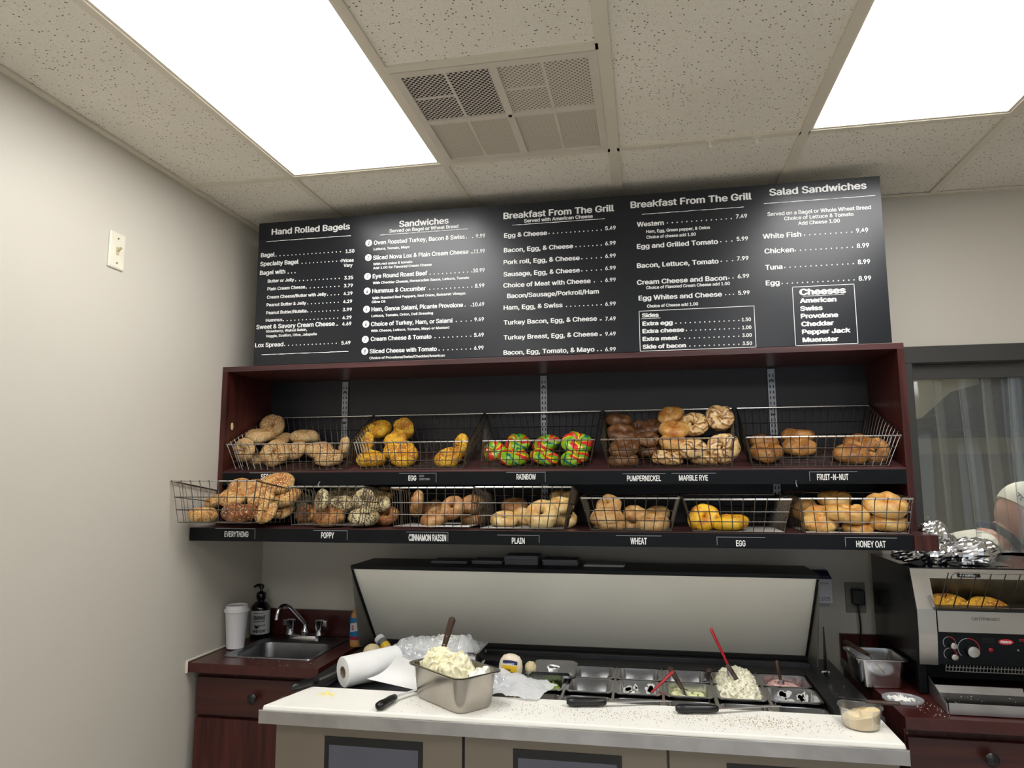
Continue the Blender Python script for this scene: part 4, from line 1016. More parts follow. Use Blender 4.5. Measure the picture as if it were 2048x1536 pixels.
sb = thing('sauce_bottle', 'orange sauce squeeze bottle with a blue label half hidden by the open lid', 'bottle', (.098, .50, .9305))
obj('bottle_body', MB().lathe([(.026, 0), (.030, .006), (.030, .03), (.027, .06), (.030, .10), (.026, .125), (.012, .150)], 24), M['saucebody'], sb, smooth=True)
obj('nozzle', MB().lathe([(.013, .148), (.011, .156), (.004, .186)], 14), M['blue'], sb, smooth=True)
g = MB(); g.grid(lambda u, v: (.0305*math.sin((u-.5)*3), -.0305*math.cos((u-.5)*3), .028+.088*v), 16, 1); l2 = obj('bottle_label', g, M['blue'], sb, smooth=True)
g = MB(); g.grid(lambda u, v: (.0309*math.sin((u-.6)*1.3), -.0309*math.cos((u-.6)*1.3), .058+.034*v+.008*u), 10, 1); obj('label_band', g, M['card'], l2, smooth=True)
text('S', l2, M['red'], (0, 0, .068), .012, .018, bold=.05, bend=(0, 0, .0313, -.25))
g = MB(); g.grid(lambda u, v: (.0309*math.sin((u-.5)*1.6), -.0309*math.cos((u-.5)*1.6), .030+.012*v), 10, 1); obj('label_band', g, M['red'], l2, smooth=True)

# ================================================= refrigerated prep table
pt = thing('prep_table', 'long refrigerated sandwich prep table with a white cutting board and raised lid', 'prep table', (1.03, .17, 0))
g = MB(); g.box(.135, 1.925, -.185, .60, .12, .74); g.box(.135, .20, -.185, .60, .74, .905); g.box(1.84, 1.925, -.185, .60, .74, .905); g.box(.20, 1.84, .40, .60, .74, .905); g.box(.20, 1.84, -.185, -.135, .74, .905)
obj('table_body', g, M['body'], pt, **W)
obj('well_liner', MB().box(.20, 1.84, -.135, .40, .7402, .745), M['rubber'], pt, **W)
dx = [(.137, .732), (.740, 1.322), (1.328, 1.923)]
for i, (a, b) in enumerate(dx):
    d = obj('fridge_door', MB().box(a, b, -.212, -.187, .13, .868), M['body'], pt, bevel=.002, **W)
    px0 = (.300, .885, 1.482)[i]; px1 = px0+.312
    g = MB(); q = .014
    g.box(px0, px1, -.2145, -.2118, .826-q, .836); g.box(px0, px0+q, -.2145, -.2118, .42, .826-q); g.box(px1-q, px1, -.2145, -.2118, .42, .826-q); g.box(px0, px1, -.2145, -.2118, .41, .42)
    fr = obj('panel_frame', g, M['blackplastic'], d, **W)
    obj('panel_insert', MB().box(px0+q, px1-q, -.2132, -.2118, .42, .826-q), M['greyblue'], d, **W)
obj('door_gasket', MB().box(.732, .740, -.205, -.188, .13, .868), M['rubber'], pt, **W)
obj('front_apron', MB().box(.112, 1.930, -.2755, -.2715, .882, .920).box(.112, 1.930, -.2715, -.130, .914, .918).box(.112, .116, -.2715, -.13, .882, .914).box(1.926, 1.930, -.2715, -.13, .882, .914), M['steel2'], pt, **W)
obj('apron_highlight', MB().tube([(.112, -.2745, .9195), (1.930, -.2745, .9195)], .0022, 6), M['chrome'], pt, smooth=True, **W)  # thin tube added for the bright highlight along the apron's edge
g = MB(); g.hexa([(.118, -.268, .918), (1.926, -.268, .918), (1.926, -.055, .918), (.172, -.058, .918)], [(.120, -.264, .931), (1.924, -.264, .931), (1.924, -.055, .931), (.176, -.058, .931)])
tag(obj('cutting_board', g, M['poly'], bevel=.003), 'long white plastic cutting board dusted with seeds on the prep table front', 'cutting board')
g = MB(); g.box(1.846, 1.940, -.052, .60, .905, .929); obj('side_ledge', g, M['steeldark'], pt, **W)
obj('side_ledge', MB().box(.125, .20, -.05, .60, .905, .927), M['steeldark'], pt, **W)
g = MB(); g.box(1.812, 1.846, -.052, .42, .905, .934); g.box(.20, 1.846, .372, .60, .905, .930); g.box(.20, .22, -.05, .372, .905, .93)
obj('well_gasket', g, M['rubber'], pt, bevel=.002, **W)
obj('hinge_rail', MB().box(.20, 1.846, .46, .468, .930, .944), M['steeldark'], pt, **W)
# raised lid
LX0, LX1 = .146, 1.862
g = MB(); g.hexa([(LX0, .585, .936), (LX1, .585, .936), (LX1, .598, .936), (LX0, .598, .936)], [(LX0, .322, 1.262), (LX1, .322, 1.262), (LX1, .338, 1.262), (LX0, .338, 1.262)])
obj('lid_panel', g, M['lid'], pt, **W)
for x in (LX0-.004, LX1):
    obj('lid_side', MB().prism([(.318, 1.262), (.420, .945), (.590, .936), (.340, 1.262)], x, x+.004, 'x'), M['lidside'], pt, **W)
for x in (LX0+.003, LX1-.003): obj('lid_gasket', MB().tube([(x, .318, 1.258), (x, .580, .940)], .0045, 6), M['rubber'], pt, **W)
obj('lid_top', MB().box(LX0-.004, LX1+.004, .316, .56, 1.2625, 1.277), M['black'], pt, bevel=.001, **W)
obj('lid_gasket', MB().box(LX0, LX1, .565, .588, .931, .945), M['rubber'], pt, **W)
for x in (LX1+.008,):
    obj('lid_strut', MB().prism([(.33, 1.10), (.30, .935), (.36, .935), (.335, 1.10)], x, x+.003, 'x'), M['black'], pt, **W)
    obj('strut_pin', MB().tube([(x-.014, .33, .952), (x+.012, .33, .952)], .005, 8), M['chrome'], pt, **W)

def pan_rings(x0, x1, y0, y1, z, d, r=.018, taper=.012, lip=.008):
    o = []
    i0, i1, j0, j1 = x0+lip, x1-lip, y0+lip, y1-lip
    o.append(rrect(i0+taper, i1-taper, j0+taper, j1-taper, r, z-d))
    o.append(rrect(i0+taper*.7, i1-taper*.7, j0+taper*.7, j1-taper*.7, r, z-d+.010))
    o.append(rrect(i0, i1, j0, j1, r, z-.004))
    o.append(rrect(x0, x1, y0, y1, r+.002, z-.004)); o.append(rrect(x0, x1, y0, y1, r+.002, z-.001))
    o.append(rrect(x0+.003, x1-.003, y0+.003, y1-.003, r, z))
    o.append(rrect(i0+.001, i1-.001, j0+.001, j1-.001, r, z-.001))
    o.append(rrect(i0+.0015, i1-.0015, j0+.0015, j1-.0015, r, z-.006))
    o.append(rrect(i0+taper*.7+.001, i1-taper*.7-.001, j0+taper*.7+.001, j1-taper*.7-.001, r, z-d+.011))
    o.append(rrect(i0+taper+.008, i1-taper-.008, j0+taper+.008, j1-taper-.008, r*.8, z-d+.002))
    return o
def food_pan(label, x0, x1, y0, y1, z=.934, d=.1, grp='steel food pans sunk in the prep table', m='pan'):
    t = tag(obj('food_pan', MB().rings(pan_rings(x0, x1, y0, y1, z, d)), M[m], smooth=True, ang=35), label, 'pan', grp)
    return t
def mound(name, label, cat, m, x0, x1, y0, y1, zb, hf, n=26, amp=.006, fr=45, seed=0, kind=None, grp=None, parent=None, ed=4.0):
    """a heap with a lumpy top: top sheet pushed about in all three directions, and a flat underside"""
    g = MB(); n2 = max(8, int(n*(y1-y0)/(x1-x0)))
    def top(u, v):
        x, y = x0+(x1-x0)*u, y0+(y1-y0)*v
        e = min(1, min(u, 1-u)*ed)*min(1, min(v, 1-v)*ed); e = math.sqrt(max(0, 1-(1-e)**2))
        p = Vector((x, y, zb+max(.001, hf(u, v)*e))); q = p*fr+Vector((seed*3.1, seed, 0))
        d = noise.noise_vector(q)*.8+noise.noise_vector(q*2.3)*.45
        k = min(1, e*1.5)*amp
        p += Vector((d.x, d.y, d.z))*k; p.x = min(max(p.x, x0), x1); p.y = min(max(p.y, y0), y1); p.z = max(p.z, zb)
        return p
    g.grid(top, n, n2); g.grid(lambda u, v: (x0+(x1-x0)*(1-u), y0+(y1-y0)*v, zb), 2, 2)
    o = obj(name, g, m, parent, smooth=True, ang=60)
    if kind: o['kind'] = kind
    if label: tag(o, label, cat, grp)
    return o
cols = [(.845, 1.000), (1.006, 1.160), (1.166, 1.318), (1.324, 1.478), (1.486, 1.640), (1.648, 1.806)]
rows = [(-.112, .052), (.058, .212), (.218, .368)]
cn = ['leftmost visible', 'second', 'third', 'fourth', 'fifth', 'rightmost']
cont = {(0, 1): 'holding shredded lettuce', (1, 1): 'with dark red sauce residue', (2, 1): 'smeared with white cream cheese', (3, 1): 'of green-flecked spread', (4, 1): 'under the big white salad heap', (5, 1): 'with whitish smears on its walls',
        (0, 2): 'beneath a steel cover', (1, 2): 'empty except for a dark spoon end', (2, 2): 'empty and shiny', (3, 2): 'empty behind the two leaning handles', (4, 2): 'behind the big salad heap', (5, 2): 'of pink spread'}
for ci, (a, b) in enumerate(cols):
    for ri, (c, d) in enumerate(rows):
        lbl = ('small steel food pan %s, in the %s row' % (cont[(ci, ri)], ('', 'middle', 'back')[ri])) if ri else 'empty front-row steel food pan half under the cutting board, %s column' % cn[ci]
        food_pan(lbl, a, b, c, d, z=.927 if ri else .916, d=.085 if ri else .07)
for (a, b) in zip(cols[:-1], cols[1:]): obj('pan_divider', MB().box(a[1]-.001, b[0]+.001, -.11, .37, .915, .926), M['steel'], pt, **W)
obj('well_cover', MB().box(.22, .842, -.05, .37, .905, .916), M['steeldark'], pt, **W)
pc = thing('pan_cover', 'rectangular steel pan cover with a recessed handle on the back left pan', 'pan cover', (.944, .25, .935))
g = MB(); g.rings([rrect(.862, 1.024, .158, .342, .018, .936), rrect(.862, 1.024, .158, .342, .018, .944), rrect(.872, 1.014, .168, .332, .016, .951), rrect(.885, 1.001, .181, .319, .016, .948)])
obj('cover_plate', g, M['pan'], pc, smooth=True, ang=30, **W)
obj('cover_handle', MB().tube([(.922, .25, .947), (.930, .25, .953), (.957, .25, .953), (.965, .25, .947)], .0035, 8), M['pan'], pc, smooth=True, **W)
mound('shredded_lettuce', 'pale green shredded lettuce in a pan beside the translucent bag', 'lettuce', M['lettuce'], .860, .985, .075, .195, .862, lambda u, v: .038+.02*u, 30, .014, 120, 3, kind='stuff')
g = MB(); g.rings([rrect(1.026, 1.142, .078, .194, .012, .853), rrect(1.026, 1.142, .078, .194, .012, .858)])
tag(obj('sauce_residue', g, M['residue']), 'thin dark red residue on the floor of the middle row pan', 'sauce')
def smears(cx0, cx1, y, zlo, zhi, n, seed, parent_label):
    r = random.Random(seed); g = MB()
    for k in range(n):
        x, z = r.uniform(cx0, cx1), r.uniform(.886, .912); w_, h_ = r.uniform(.004, .015), r.uniform(.005, .013); sh = r.uniform(-.5, .5); m_ = 14
        ring = []
        for q in range(m_):
            a_ = 2*PI*q/m_; k_ = r.uniform(.6, 1.15); dx_, dz_ = w_*k_*math.cos(a_), h_*k_*math.sin(a_); ring.append((x+dx_+sh*dz_, min(.921, z+dz_)))
        g.prism(ring, y-.0022, y-.0006, 'y')
    o = obj('cream_smears', g, M['creamwhite'], smooth=True); o['kind'] = 'stuff'; tag(o, parent_label, 'cream cheese'); return o
smears(1.19, 1.295, .1995, .862, .925, 14, 4, 'white cream cheese smears in the middle pan beside the red handle')
mound('cream_cheese', 'small white cream cheese lumps at the bottom of the smeared middle pan', 'cream cheese', M['creamwhite'], 1.20, 1.295, .09, .18, .853, lambda u, v: .03+.016*math.sin(u*7), 30, .012, 80, 5)
smears(1.68, 1.78, .1995, .862, .925, 16, 8, 'whitish smears in the pan in front of the pink spread')
GF = bread('scallion_spread', (250, 248, 234), (244, 243, 216), (230, 232, 180), [((120, 150, 70), 60, .3, .35), ((236, 230, 190), 40, .3, .4)], seed_bump=.3)
WF = bread('salad_spread', (252, 251, 243), (247, 245, 228), (242, 238, 214), [((206, 208, 156), 70, .22, .14), ((226, 214, 166), 50, .22, .2)], seed_bump=.3)
mound('scallion_cream_cheese', 'green-flecked cream cheese in the middle pan under the dark handle', 'cream cheese', GF, 1.340, 1.462, .072, .200, .862, lambda u, v: .052+.008*math.sin(u*6+1), 36, .009, 90, 6)
mound('salad_heap', 'big white lumpy salad heap rising over two pans', 'salad', WF, 1.494, 1.634, .068, .352, .875, lambda u, v: .058+.040*math.sin(PI*(v*.8+.1))*math.sin(PI*(u*.8+.1)), 70, .013, 90, 7)
mound('strawberry_cream_cheese', 'pink cream cheese spread in the back right pan', 'cream cheese', M['pink'], 1.666, 1.790, .235, .352, .866, lambda u, v: .046+.006*math.sin(u*5), 36, .008, 90, 2)

# ---- utensils
def spatula(label, p0, p1, p2, m='handle', w=.0085, rivets=True, cat='spatula', blade=True, grp=None, bw=.011):
    """handle from p0 to p1, blade on to p2"""
    t = thing('spatula', label, cat, p2, group=grp)
    a, b = Vector(p0), Vector(p1)
    h = obj('handle', MB().tube([a, a.lerp(b, .06), a.lerp(b, .35), a.lerp(b, .8), b], [(w*.6, w*.5), (w*1.15, w*.8), (w*1.05, w*.75), (w*.85, w*.65), (w*.75, w*.6)], 10), M[m], t, smooth=True, **W)
    if rivets:
        for f in (.60, .88):
            c = a.lerp(b, f); obj('rivet', MB().tube([c+Vector((0, -w*.85, 0)), c+Vector((0, w*.85, 0))], .0026, 8), M['chrome'], h, **W)
    if blade: obj('blade', MB().tube([b.lerp(Vector(p2), -.1), b.lerp(Vector(p2), .35), Vector(p2)], [(w*.6, .002), (bw, .0012), (bw, .0010)], 8), M['pan'], t, smooth=True, **W)
    return t
def knife(label, p0, p1, p2, w=.014):
    t = thing('knife', label, 'knife', ((p0[0]+p1[0])/2, (p0[1]+p1[1])/2, p0[2]-.012))
    a, b, c = Vector(p0), Vector(p1), Vector(p2)
    obj('handle', MB().tube([a, a.lerp(b, .07), a.lerp(b, .22), a.lerp(b, .45), a.lerp(b, .75), a.lerp(b, .95), b], [(w*.5, w*.45), (w*1.0, w*.85), (w*1.1, w*.95), (w*.9, w*.85), (w*.95, w*.85), (w*.7, w*.7), (w*.4, w*.5)], 12), M['blackplastic'], t, smooth=True, **W)
    d = (c-b).normalized(); n = Vector((-d.y, d.x, 0)).normalized()*.014
    g = MB(); z = Vector((0, 0, .0007))
    e = c-d*.02
    g.add([b-n*.4-z, b+n*.7-z, e+n*.7-z, c-n*.3-z, b-n*.4+z, b+n*.7+z, e+n*.7+z, c-n*.3+z], [(3, 2, 1, 0), (4, 5, 6, 7), (0, 1, 5, 4), (1, 2, 6, 5), (2, 3, 7, 6), (3, 0, 4, 7)])
    obj('blade', g, M['pan'], t, **W)
    return t
knife('black-handled knife lying half under the big steel pan', (.487, -.262, .945), (.506, -.160, .945), (.585, -.02, .945))
knife('black-handled knife at the far left corner of the cutting board', (.138, -.128, .944), (.188, -.035, .946), (.245, .13, .955))
knife('black-handled knife in the middle of the board beside the empty pans', (1.032, -.118, .945), (1.150, -.100, .945), (1.345, -.045, .942))
knife('black-handled knife right of the middle one, in front of the salad heap', (1.352, -.124, .945), (1.475, -.106, .945), (1.66, -.035, .942))
spatula('dark wooden-handled spatula standing in the big pan of cream cheese', (.657, -.05, 1.166), (.627, -.05, 1.070), (.610, -.06, 1.015), w=.0105, bw=.014)
spatula('long red handle sticking up out of the salad heap', (1.484, .19, 1.112), (1.534, .165, 1.000), (1.545, .16, .955), m='red', w=.0062, rivets=False, grp=None)
spatula('dark wooden spatula handle just below the long red handle', (1.528, .15, 1.008), (1.562, .13, .955), (1.580, .12, .925), w=.0095)
spatula('short red handle leaning over the smeared middle pan', (1.356, .14, .980), (1.283, .12, .915), (1.268, .12, .885), m='red', w=.0065, rivets=False)
spatula('dark wooden spatula crossing the short red handle', (1.346, .20, .977), (1.384, .12, .930), (1.396, .11, .905), w=.0095)
spatula('dark spatula standing in the pink spread', (1.704, .28, .995), (1.712, .27, .935), (1.714, .27, .915), w=.0065, rivets=False)
spatula('dark spoon with a round knob end in the back pan of the second column', (1.146, .245, .924), (1.128, .28, .880), (1.11, .30, .865), w=.011, rivets=False)
spatula('dark rounded handle end between the empty back pans and the salad heap', (1.484, .31, .948), (1.474, .33, .915), (1.465, .335, .90), w=.011, rivets=False)

# ---- big pan of cream cheese, turned on the board
bp_ = thing('steel_pan', 'large deep steel pan heaped with cream cheese, turned on the cutting board', 'pan', (.738, -.285, .9325), (0, 0, R_(51)))
obj('pan_shell', MB().rings(pan_rings(0, .176, 0, .285, .104, .1035, r=.03, taper=.012, lip=.012)), M['bigpan'], bp_, smooth=True, ang=35)
cc = mound('cream_cheese', None, None, M['creamch'], .022, .154, .085, .265, .06, lambda u, v: .052+.030*math.sin(PI*u)*min(1, v*3)+.006*math.sin(v*9), 54, .014, 55, 1)
cc.location = bp_.location; cc.rotation_euler = bp_.rotation_euler; tag(cc, 'yellowish cream cheese heap filling the large pan on the board', 'cream cheese')
cc = mound('cream_cheese', None, None, M['creamwhite'], .080, .154, .022, .080, .05, lambda u, v: .040+.022*u, 24, .014, 60, 12)
cc.location = bp_.location; cc.rotation_euler = bp_.rotation_euler; tag(cc, 'white cream cheese lump in the right corner of the large pan', 'cream cheese')
# ---- second pan under wrap
food_pan('large steel pan covered with plastic wrap behind the board', .360, .690, .172, .350, 1.004, .085, grp=None)
mound('cream_cheese', 'white cream cheese showing at the right of the wrapped pan', 'cream cheese', M['creamwhite'], .375, .676, .188, .336, .935, lambda u, v: .070+.026*max(0, math.sin(PI*(u-.1))), 44, .012, 60, 21)
def crumple(name, fn, m, nu, nv, amp, fr, label, cat, seed=0, flat=False):
    g = MB()
    def f(u, v):
        p = Vector(fn(u, v)); q = p*fr+Vector((seed, 0, 0))
        n = noise.noise(q)+.6*abs(noise.noise(q*2.3))+.4*noise.noise(q*4.7)
        n2 = noise.noise(q+Vector((7, 3, 1)))
        return p+Vector((n2*amp*.5, n2*amp*.5, n*amp))
    g.grid(f, nu, nv); o = obj(name, g, m, smooth=not flat, ang=25); return tag(o, label, cat)
def drape(u, v):
    x, y = .318+.357*u, .090+.283*v; e = min(v*2.2, (1-v)*3, 1); e2 = min(u*4, (1-u)*6, 1)
    return (x, y, .945+.082*min(1, max(0, e)**.5)*max(.25, e2)**.5+.024*math.exp(-((u-.88)/.07)**2)*e)
crumple('plastic_wrap', drape, M['wrap'], 60, 44, .015, 34, 'crumpled clear plastic wrap draped over the pan behind the cream cheese', 'plastic wrap', 3)
def bag(u, v):
    c = [Vector((.752, -.055, .936)), Vector((.935, -.095, .936)), Vector((.985, .055, .940)), Vector((.770, .140, .965))]
    a = c[0].lerp(c[1], u); b = c[3].lerp(c[2], u); p = a.lerp(b, v); p.z += .016*math.sin(PI*u)*math.sin(PI*v); return p
crumple('wax_paper', bag, M['wax'], 30, 24, .010, 22, 'sheet of translucent wax paper lying right of the big steel pan', 'paper', 8)
def bag2(u, v): return Vector((.745+.085*u, -.035+.13*v, .945+.022*math.sin(PI*u)*math.sin(PI*v)))
crumple('plastic_wrap', bag2, M['wrap'], 26, 26, .016, 45, 'small crumpled clear plastic between the big pan and the wax paper', 'plastic wrap', 15)
# ---- paper towel roll
A, B = Vector((.262, -.005, .966)), Vector((.395, .155, .972))
pr = thing('paper_towel_roll', 'white paper towel roll lying at the left of the wrapped pan', 'paper towel', tuple((A+B)/2))
d = (B-A).normalized(); T = Matrix.Translation(A) @ d.to_track_quat('Z', 'Y').to_matrix().to_4x4(); Ln = (B-A).length
obj('paper', MB().lathe([(.019, Ln), (.019, .0), (.048, .0), (.050, .002), (.050, Ln-.002), (.048, Ln), (.019, Ln)], 40, T=T, caps=False), M['paper'], pr, smooth=True, ang=40, **W)
core = MB(); n = 24; vs = []
for z in (-.001, .20):
    for r in (.019, .0175):
        vs += [T @ Vector((r*math.cos(2*PI*k/n), r*math.sin(2*PI*k/n), z)) for k in range(n)]
core.add(vs, [(k, (k+1) % n, n+(k+1) % n, n+k) for k in range(n)]+[(n+k, n+(k+1) % n, 3*n+(k+1) % n, 3*n+k) for k in range(n)])
obj('cardboard_core', core, mat('cardboard', (150, 130, 110), .8), pr, **W)
def sheet(u, v):
    c = [Vector((.345, .0, .947)), Vector((.612, -.088, .936)), Vector((.575, -.012, .990)), Vector((.440, .035, 1.020))]
    a = c[0].lerp(c[1], u); b = c[3].lerp(c[2], u); p = a.lerp(b, v); p += Vector((0, .02, -.018))*math.sin(PI*v)*(1-u*.4); return p
g = MB(); g.grid(sheet, 16, 16); obj('loose_sheet', g, M['paper'], pr, smooth=True, **W)
# ---- spice bottle, onion, mayonnaise
A, B = Vector((.236, .385, .992)), Vector((.300, .350, .945))
sb2 = thing('spice_bottle', 'small clear spice bottle with a white cap leaning at the lid corner', 'bottle', tuple(B)); d = (B-A).normalized(); T = Matrix.Translation(A) @ d.to_track_quat('Z', 'Y').to_matrix().to_4x4()
obj('bottle_cap', MB().lathe([(.019, 0), (.0205, .002), (.0205, .018), (.017, .019)], 20, T=T), M['cup'], sb2, smooth=True, **W)
obj('bottle_body', MB().lathe([(.016, .019), (.019, .026), (.019, .075), (.016, .080)], 20, T=T), M['zinc'], sb2, smooth=True, **W)
obj('bottle_label', MB().lathe([(.0193, .040), (.0195, .041), (.0195, .062), (.0193, .063)], 20, T=T), M['yellow'], sb2, smooth=True, **W)
def blob(name, c, r, m, lb, cat, sc=(1, 1, 1), amp=.1, fr=2, nu=28, nv=16, smooth=True, seed=0, fold=None):
    g = MB(); rg = []
    for j in range(nv+1):
        ph = -PI/2+PI*j/nv; rg.append([])
        for i in range(nu):
            th = 2*PI*i/nu; p = Vector((math.cos(th)*math.cos(ph), math.sin(th)*math.cos(ph), math.sin(ph)))
            k = 1+amp*noise.noise(p*fr+Vector((seed, 0, 0)))
            if fold: k += fold*abs(noise.noise(p*fr*2.2+Vector((seed, 5, 0))))-fold*.5*abs(noise.noise(p*fr*4.6+Vector((seed, 9, 0))))
            rg[-1].append((c[0]+p.x*r*sc[0]*k, c[1]+p.y*r*sc[1]*k, c[2]+p.z*r*sc[2]*k))
    g.rings(rg, T=None); o = obj(name, g, m, smooth=smooth, ang=20 if fold else 60); return tag(o, lb, cat)
o = thing('onion', 'half-hidden pale onion behind the paper towel roll', 'onion', (.243, .30, .926)); blob_ = blob('onion_bulb', (.243, .30, .958), .034, M['bun'], '', 'x', (1, 1, .92), .05)
del blob_['label'], blob_['category']; blob_.parent = o; blob_.location = tuple(-v for v in o.location)
obj('root_end', MB().lathe([(.007, 0), (.005, .004), (.001, .005)], 10, T=Matrix.Translation((.226, .270, .955)) @ Matrix.Rotation(PI/2, 4, 'X')), M['handle'], o, **W)
blob('potato', (.868, .212, .952), .020, M['bun'], 'small brown round vegetable between the mayonnaise bottle and the pan cover', 'vegetable', (1, .9, 1.1), .1)
mt = thing('mayonnaise_bottle', 'cream-coloured squeeze bottle of mayonnaise with blue and yellow label', 'bottle', (.800, .175, .917))
prof = [(.030, 0), (.034, .010), (.041, .030), (.042, .048), (.038, .066), (.028, .080), (.012, .086), (.002, .087)]
Tm = Matrix.Rotation(R_(-8), 4, 'X') @ Matrix.Rotation(R_(4), 4, 'Y') @ Matrix.Diagonal((1, .62, 1, 1))
obj('bottle_body', MB().lathe(prof, 32, T=Tm), M['mayo'], mt, smooth=True)
def mlab(x0, x1, z0, z1, m, nm, arc=0):
    def f(u, v):
        x = x0+(x1-x0)*u; z = z0+(z1-z0)*v+arc*(1-(2*u-1)**2)
        for (ra, za), (rb, zb_) in zip(prof[:-1], prof[1:]):
            if za <= z <= zb_: r = ra+(rb-ra)*(z-za)/(zb_-za); break
        else: r = .03
        y = -math.sqrt(max(0, r*r-x*x))-.0012; return Tm @ Vector((x, y, z))
    g = MB(); g.grid(f, 14, 5); return obj(nm, g, m, mt, smooth=True)
mlab(-.026, .026, .052, .064, M['blue2'], 'label_banner', .003); mlab(-.026, .026, .018, .050, M['yellow'], 'label_field')
text("HELLMANN'S", mt, M['white'], (-.021, -.0285, .0575), .042, .0065, bold=.03)
text("REAL", mt, M['darkprint'], (-.011, -.0272, .038), .022, .0065, bold=.04)
text("MAYONNAISE", mt, M['darkprint'], (-.020, -.0265, .029), .040, .0052, bold=.03)
# ---- napkins on the raised lid
def stack(lb, x0, x1, y0, y1, z0, z1, n, m, skew=.004):
    t = thing('napkin_stack', lb, 'napkins', ((x0+x1)/2, (y0+y1)/2, z0), group='paper stacks on top of the raised lid')
    r = random.Random(int(x0*1000)); h = (z1-z0)/n
    for k in range(n):
        a, b = r.uniform(-skew, skew), r.uniform(-skew, skew)
        obj('paper_sheet', MB().box(x0+a, x1+a, y0+b, y1+b, z0+k*h, z0+(k+.86)*h), M[m], t, **W)
M['dullpaper'] = mat('grey_napkin', (150, 150, 158), .9, var=.04)
stack('thin fanned napkins at the left end of the row on the raised lid', .44, .585, .42, .53, 1.278, 1.288, 2, 'dullpaper')
stack('low napkin stack left of the tall one on the raised lid', .605, .725, .42, .53, 1.278, 1.292, 3, 'dullpaper')
stack('tallest napkin stack on the raised lid', .735, .866, .42, .53, 1.278, 1.312, 8, 'dullpaper', .002)
stack('rumpled napkin stack right of the tallest one on the raised lid', .885, 1.02, .42, .53, 1.278, 1.300, 4, 'dullpaper')
stack('flat white papers at the right end of the row on the raised lid', 1.05, 1.20, .40, .52, 1.278, 1.287, 2, 'paper', .02)
# ---- hanging product box by the outlet
hb = thing('card_box', 'white and navy card box with printed number beside the raised lid', 'box', (1.945, .64, 1.13))
obj('box_front', MB().box(1.895, 1.972, .612, .656, 1.132, 1.222), M['card'], hb, bevel=.001, **W)
obj('box_top', MB().hexa([(1.895, .610, 1.2225), (1.973, .610, 1.2225), (1.973, .656, 1.2225), (1.895, .656, 1.2225)], [(1.897, .625, 1.252), (1.962, .625, 1.252), (1.962, .656, 1.252), (1.897, .656, 1.252)]), M['navy'], hb, **W)
Lh = LOC[hb.name]
text('12105', hb, M['darkprint'], (1.908-Lh[0], .6112-Lh[1], 1.142-Lh[2]), .055, .015, bold=.0)
text('MEDIUM', hb, M['darkprint'], (1.915-Lh[0], .6112-Lh[1], 1.203-Lh[2]), .044, .007, bold=.0)
text('12105', hb, M['dimwhite'], (1.908-Lh[0], .6085-Lh[1], 1.2245-Lh[2]), .055, .011, bold=.0, yd=(0, .45, .89))
# ---- outlet with plug
ot = thing('wall_outlet', 'wall outlet plate in the shade right of the prep table', 'outlet', (2.062, .658, 1.15))
obj('outlet_plate', MB().box(2.028, 2.100, .652, .6585, 1.094, 1.206), M['outletplate'], ot, bevel=.002, **W)
pg = thing('power_plug', 'black power plug with its cord hanging from the wall outlet', 'plug', (2.066, .64, 1.15))
obj('plug_body', MB().box(2.046, 2.088, .612, .6515, 1.128, 1.184), M['blackplastic'], pg, bevel=.004, **W)
obj('cord', MB().tube([(2.066, .63, 1.13), (2.066, .625, 1.10), (2.070, .63, 1.05), (2.068, .633, .98), (2.075, .625, .937)], .0035, 6), M['cord'], pg, smooth=True, **W)

# ================================================= right counter
cr = thing('right_cabinet', 'dark mahogany base cabinet with drawers under the toaster', 'cabinet', (2.7, .3, 0))
obj('cabinet_body', MB().box(2.005, 3.4, .005, .655, .10, .895), M['mahogZ'], cr, **W)
obj('toe_kick', MB().box(2.005, 3.4, .05, .65, 0, .10), M['black'], cr, **W)
for (a, b, kx) in ((2.008, 2.46, 2.215), (2.466, 2.92, 2.693), (2.926, 3.398, 3.16)):
    dr = obj('drawer', MB().box(a, b, -.015, .005, .735, .868), M['mahog'], cr, bevel=.002, **W)
    obj('knob', MB().lathe(kb, 16, T=Matrix.Translation((kx, -.015, .828)) @ Matrix.Rotation(PI/2, 4, 'X')), M['blackplastic'], dr, smooth=True, **W)
    obj('cabinet_door', MB().box(a, b, -.015, .005, .115, .727), M['mahogZ'], cr, bevel=.002, **W)
tag(obj('worktop', MB().box(1.997, 3.42, -.040, .657, .896, .930), M['mahogtop'], bevel=.0015), 'reddish brown laminate worktop under the toaster at the right', 'worktop')
tag(obj('backsplash', MB().box(1.997, 3.42, .640, .657, .9305, 1.016), M['mahogtop'], bevel=.001), 'low mahogany backsplash in the shade behind the toaster', 'backsplash')
food_pan('deep steel pan on the right worktop left of the toaster', 1.942, 2.104, .222, .400, 1.024, .092, grp=None)
mound('melted_spread', 'yellowish liquid spread in the deep pan beside the toaster', 'spread', M['creamch'], 1.972, 2.076, .25, .37, .936, lambda u, v: .03, 10, .002, 20, 1)
spatula('dark wooden-handled utensil resting across the rim of the pan beside the toaster', (1.952, .395, 1.042), (1.985, .245, 1.034), (2.03, .235, .98), w=.010)
ld = thing('tub_lid', 'clear round tub lid with white crumbs on the right worktop', 'lid', (2.045, .125, .9305))
obj('lid_disc', MB().lathe([(.056, .0), (.058, .002), (.058, .006), (.054, .006), (.052, .003), (.004, .003)], 36), M['lidclear'], ld, smooth=True, ang=30)
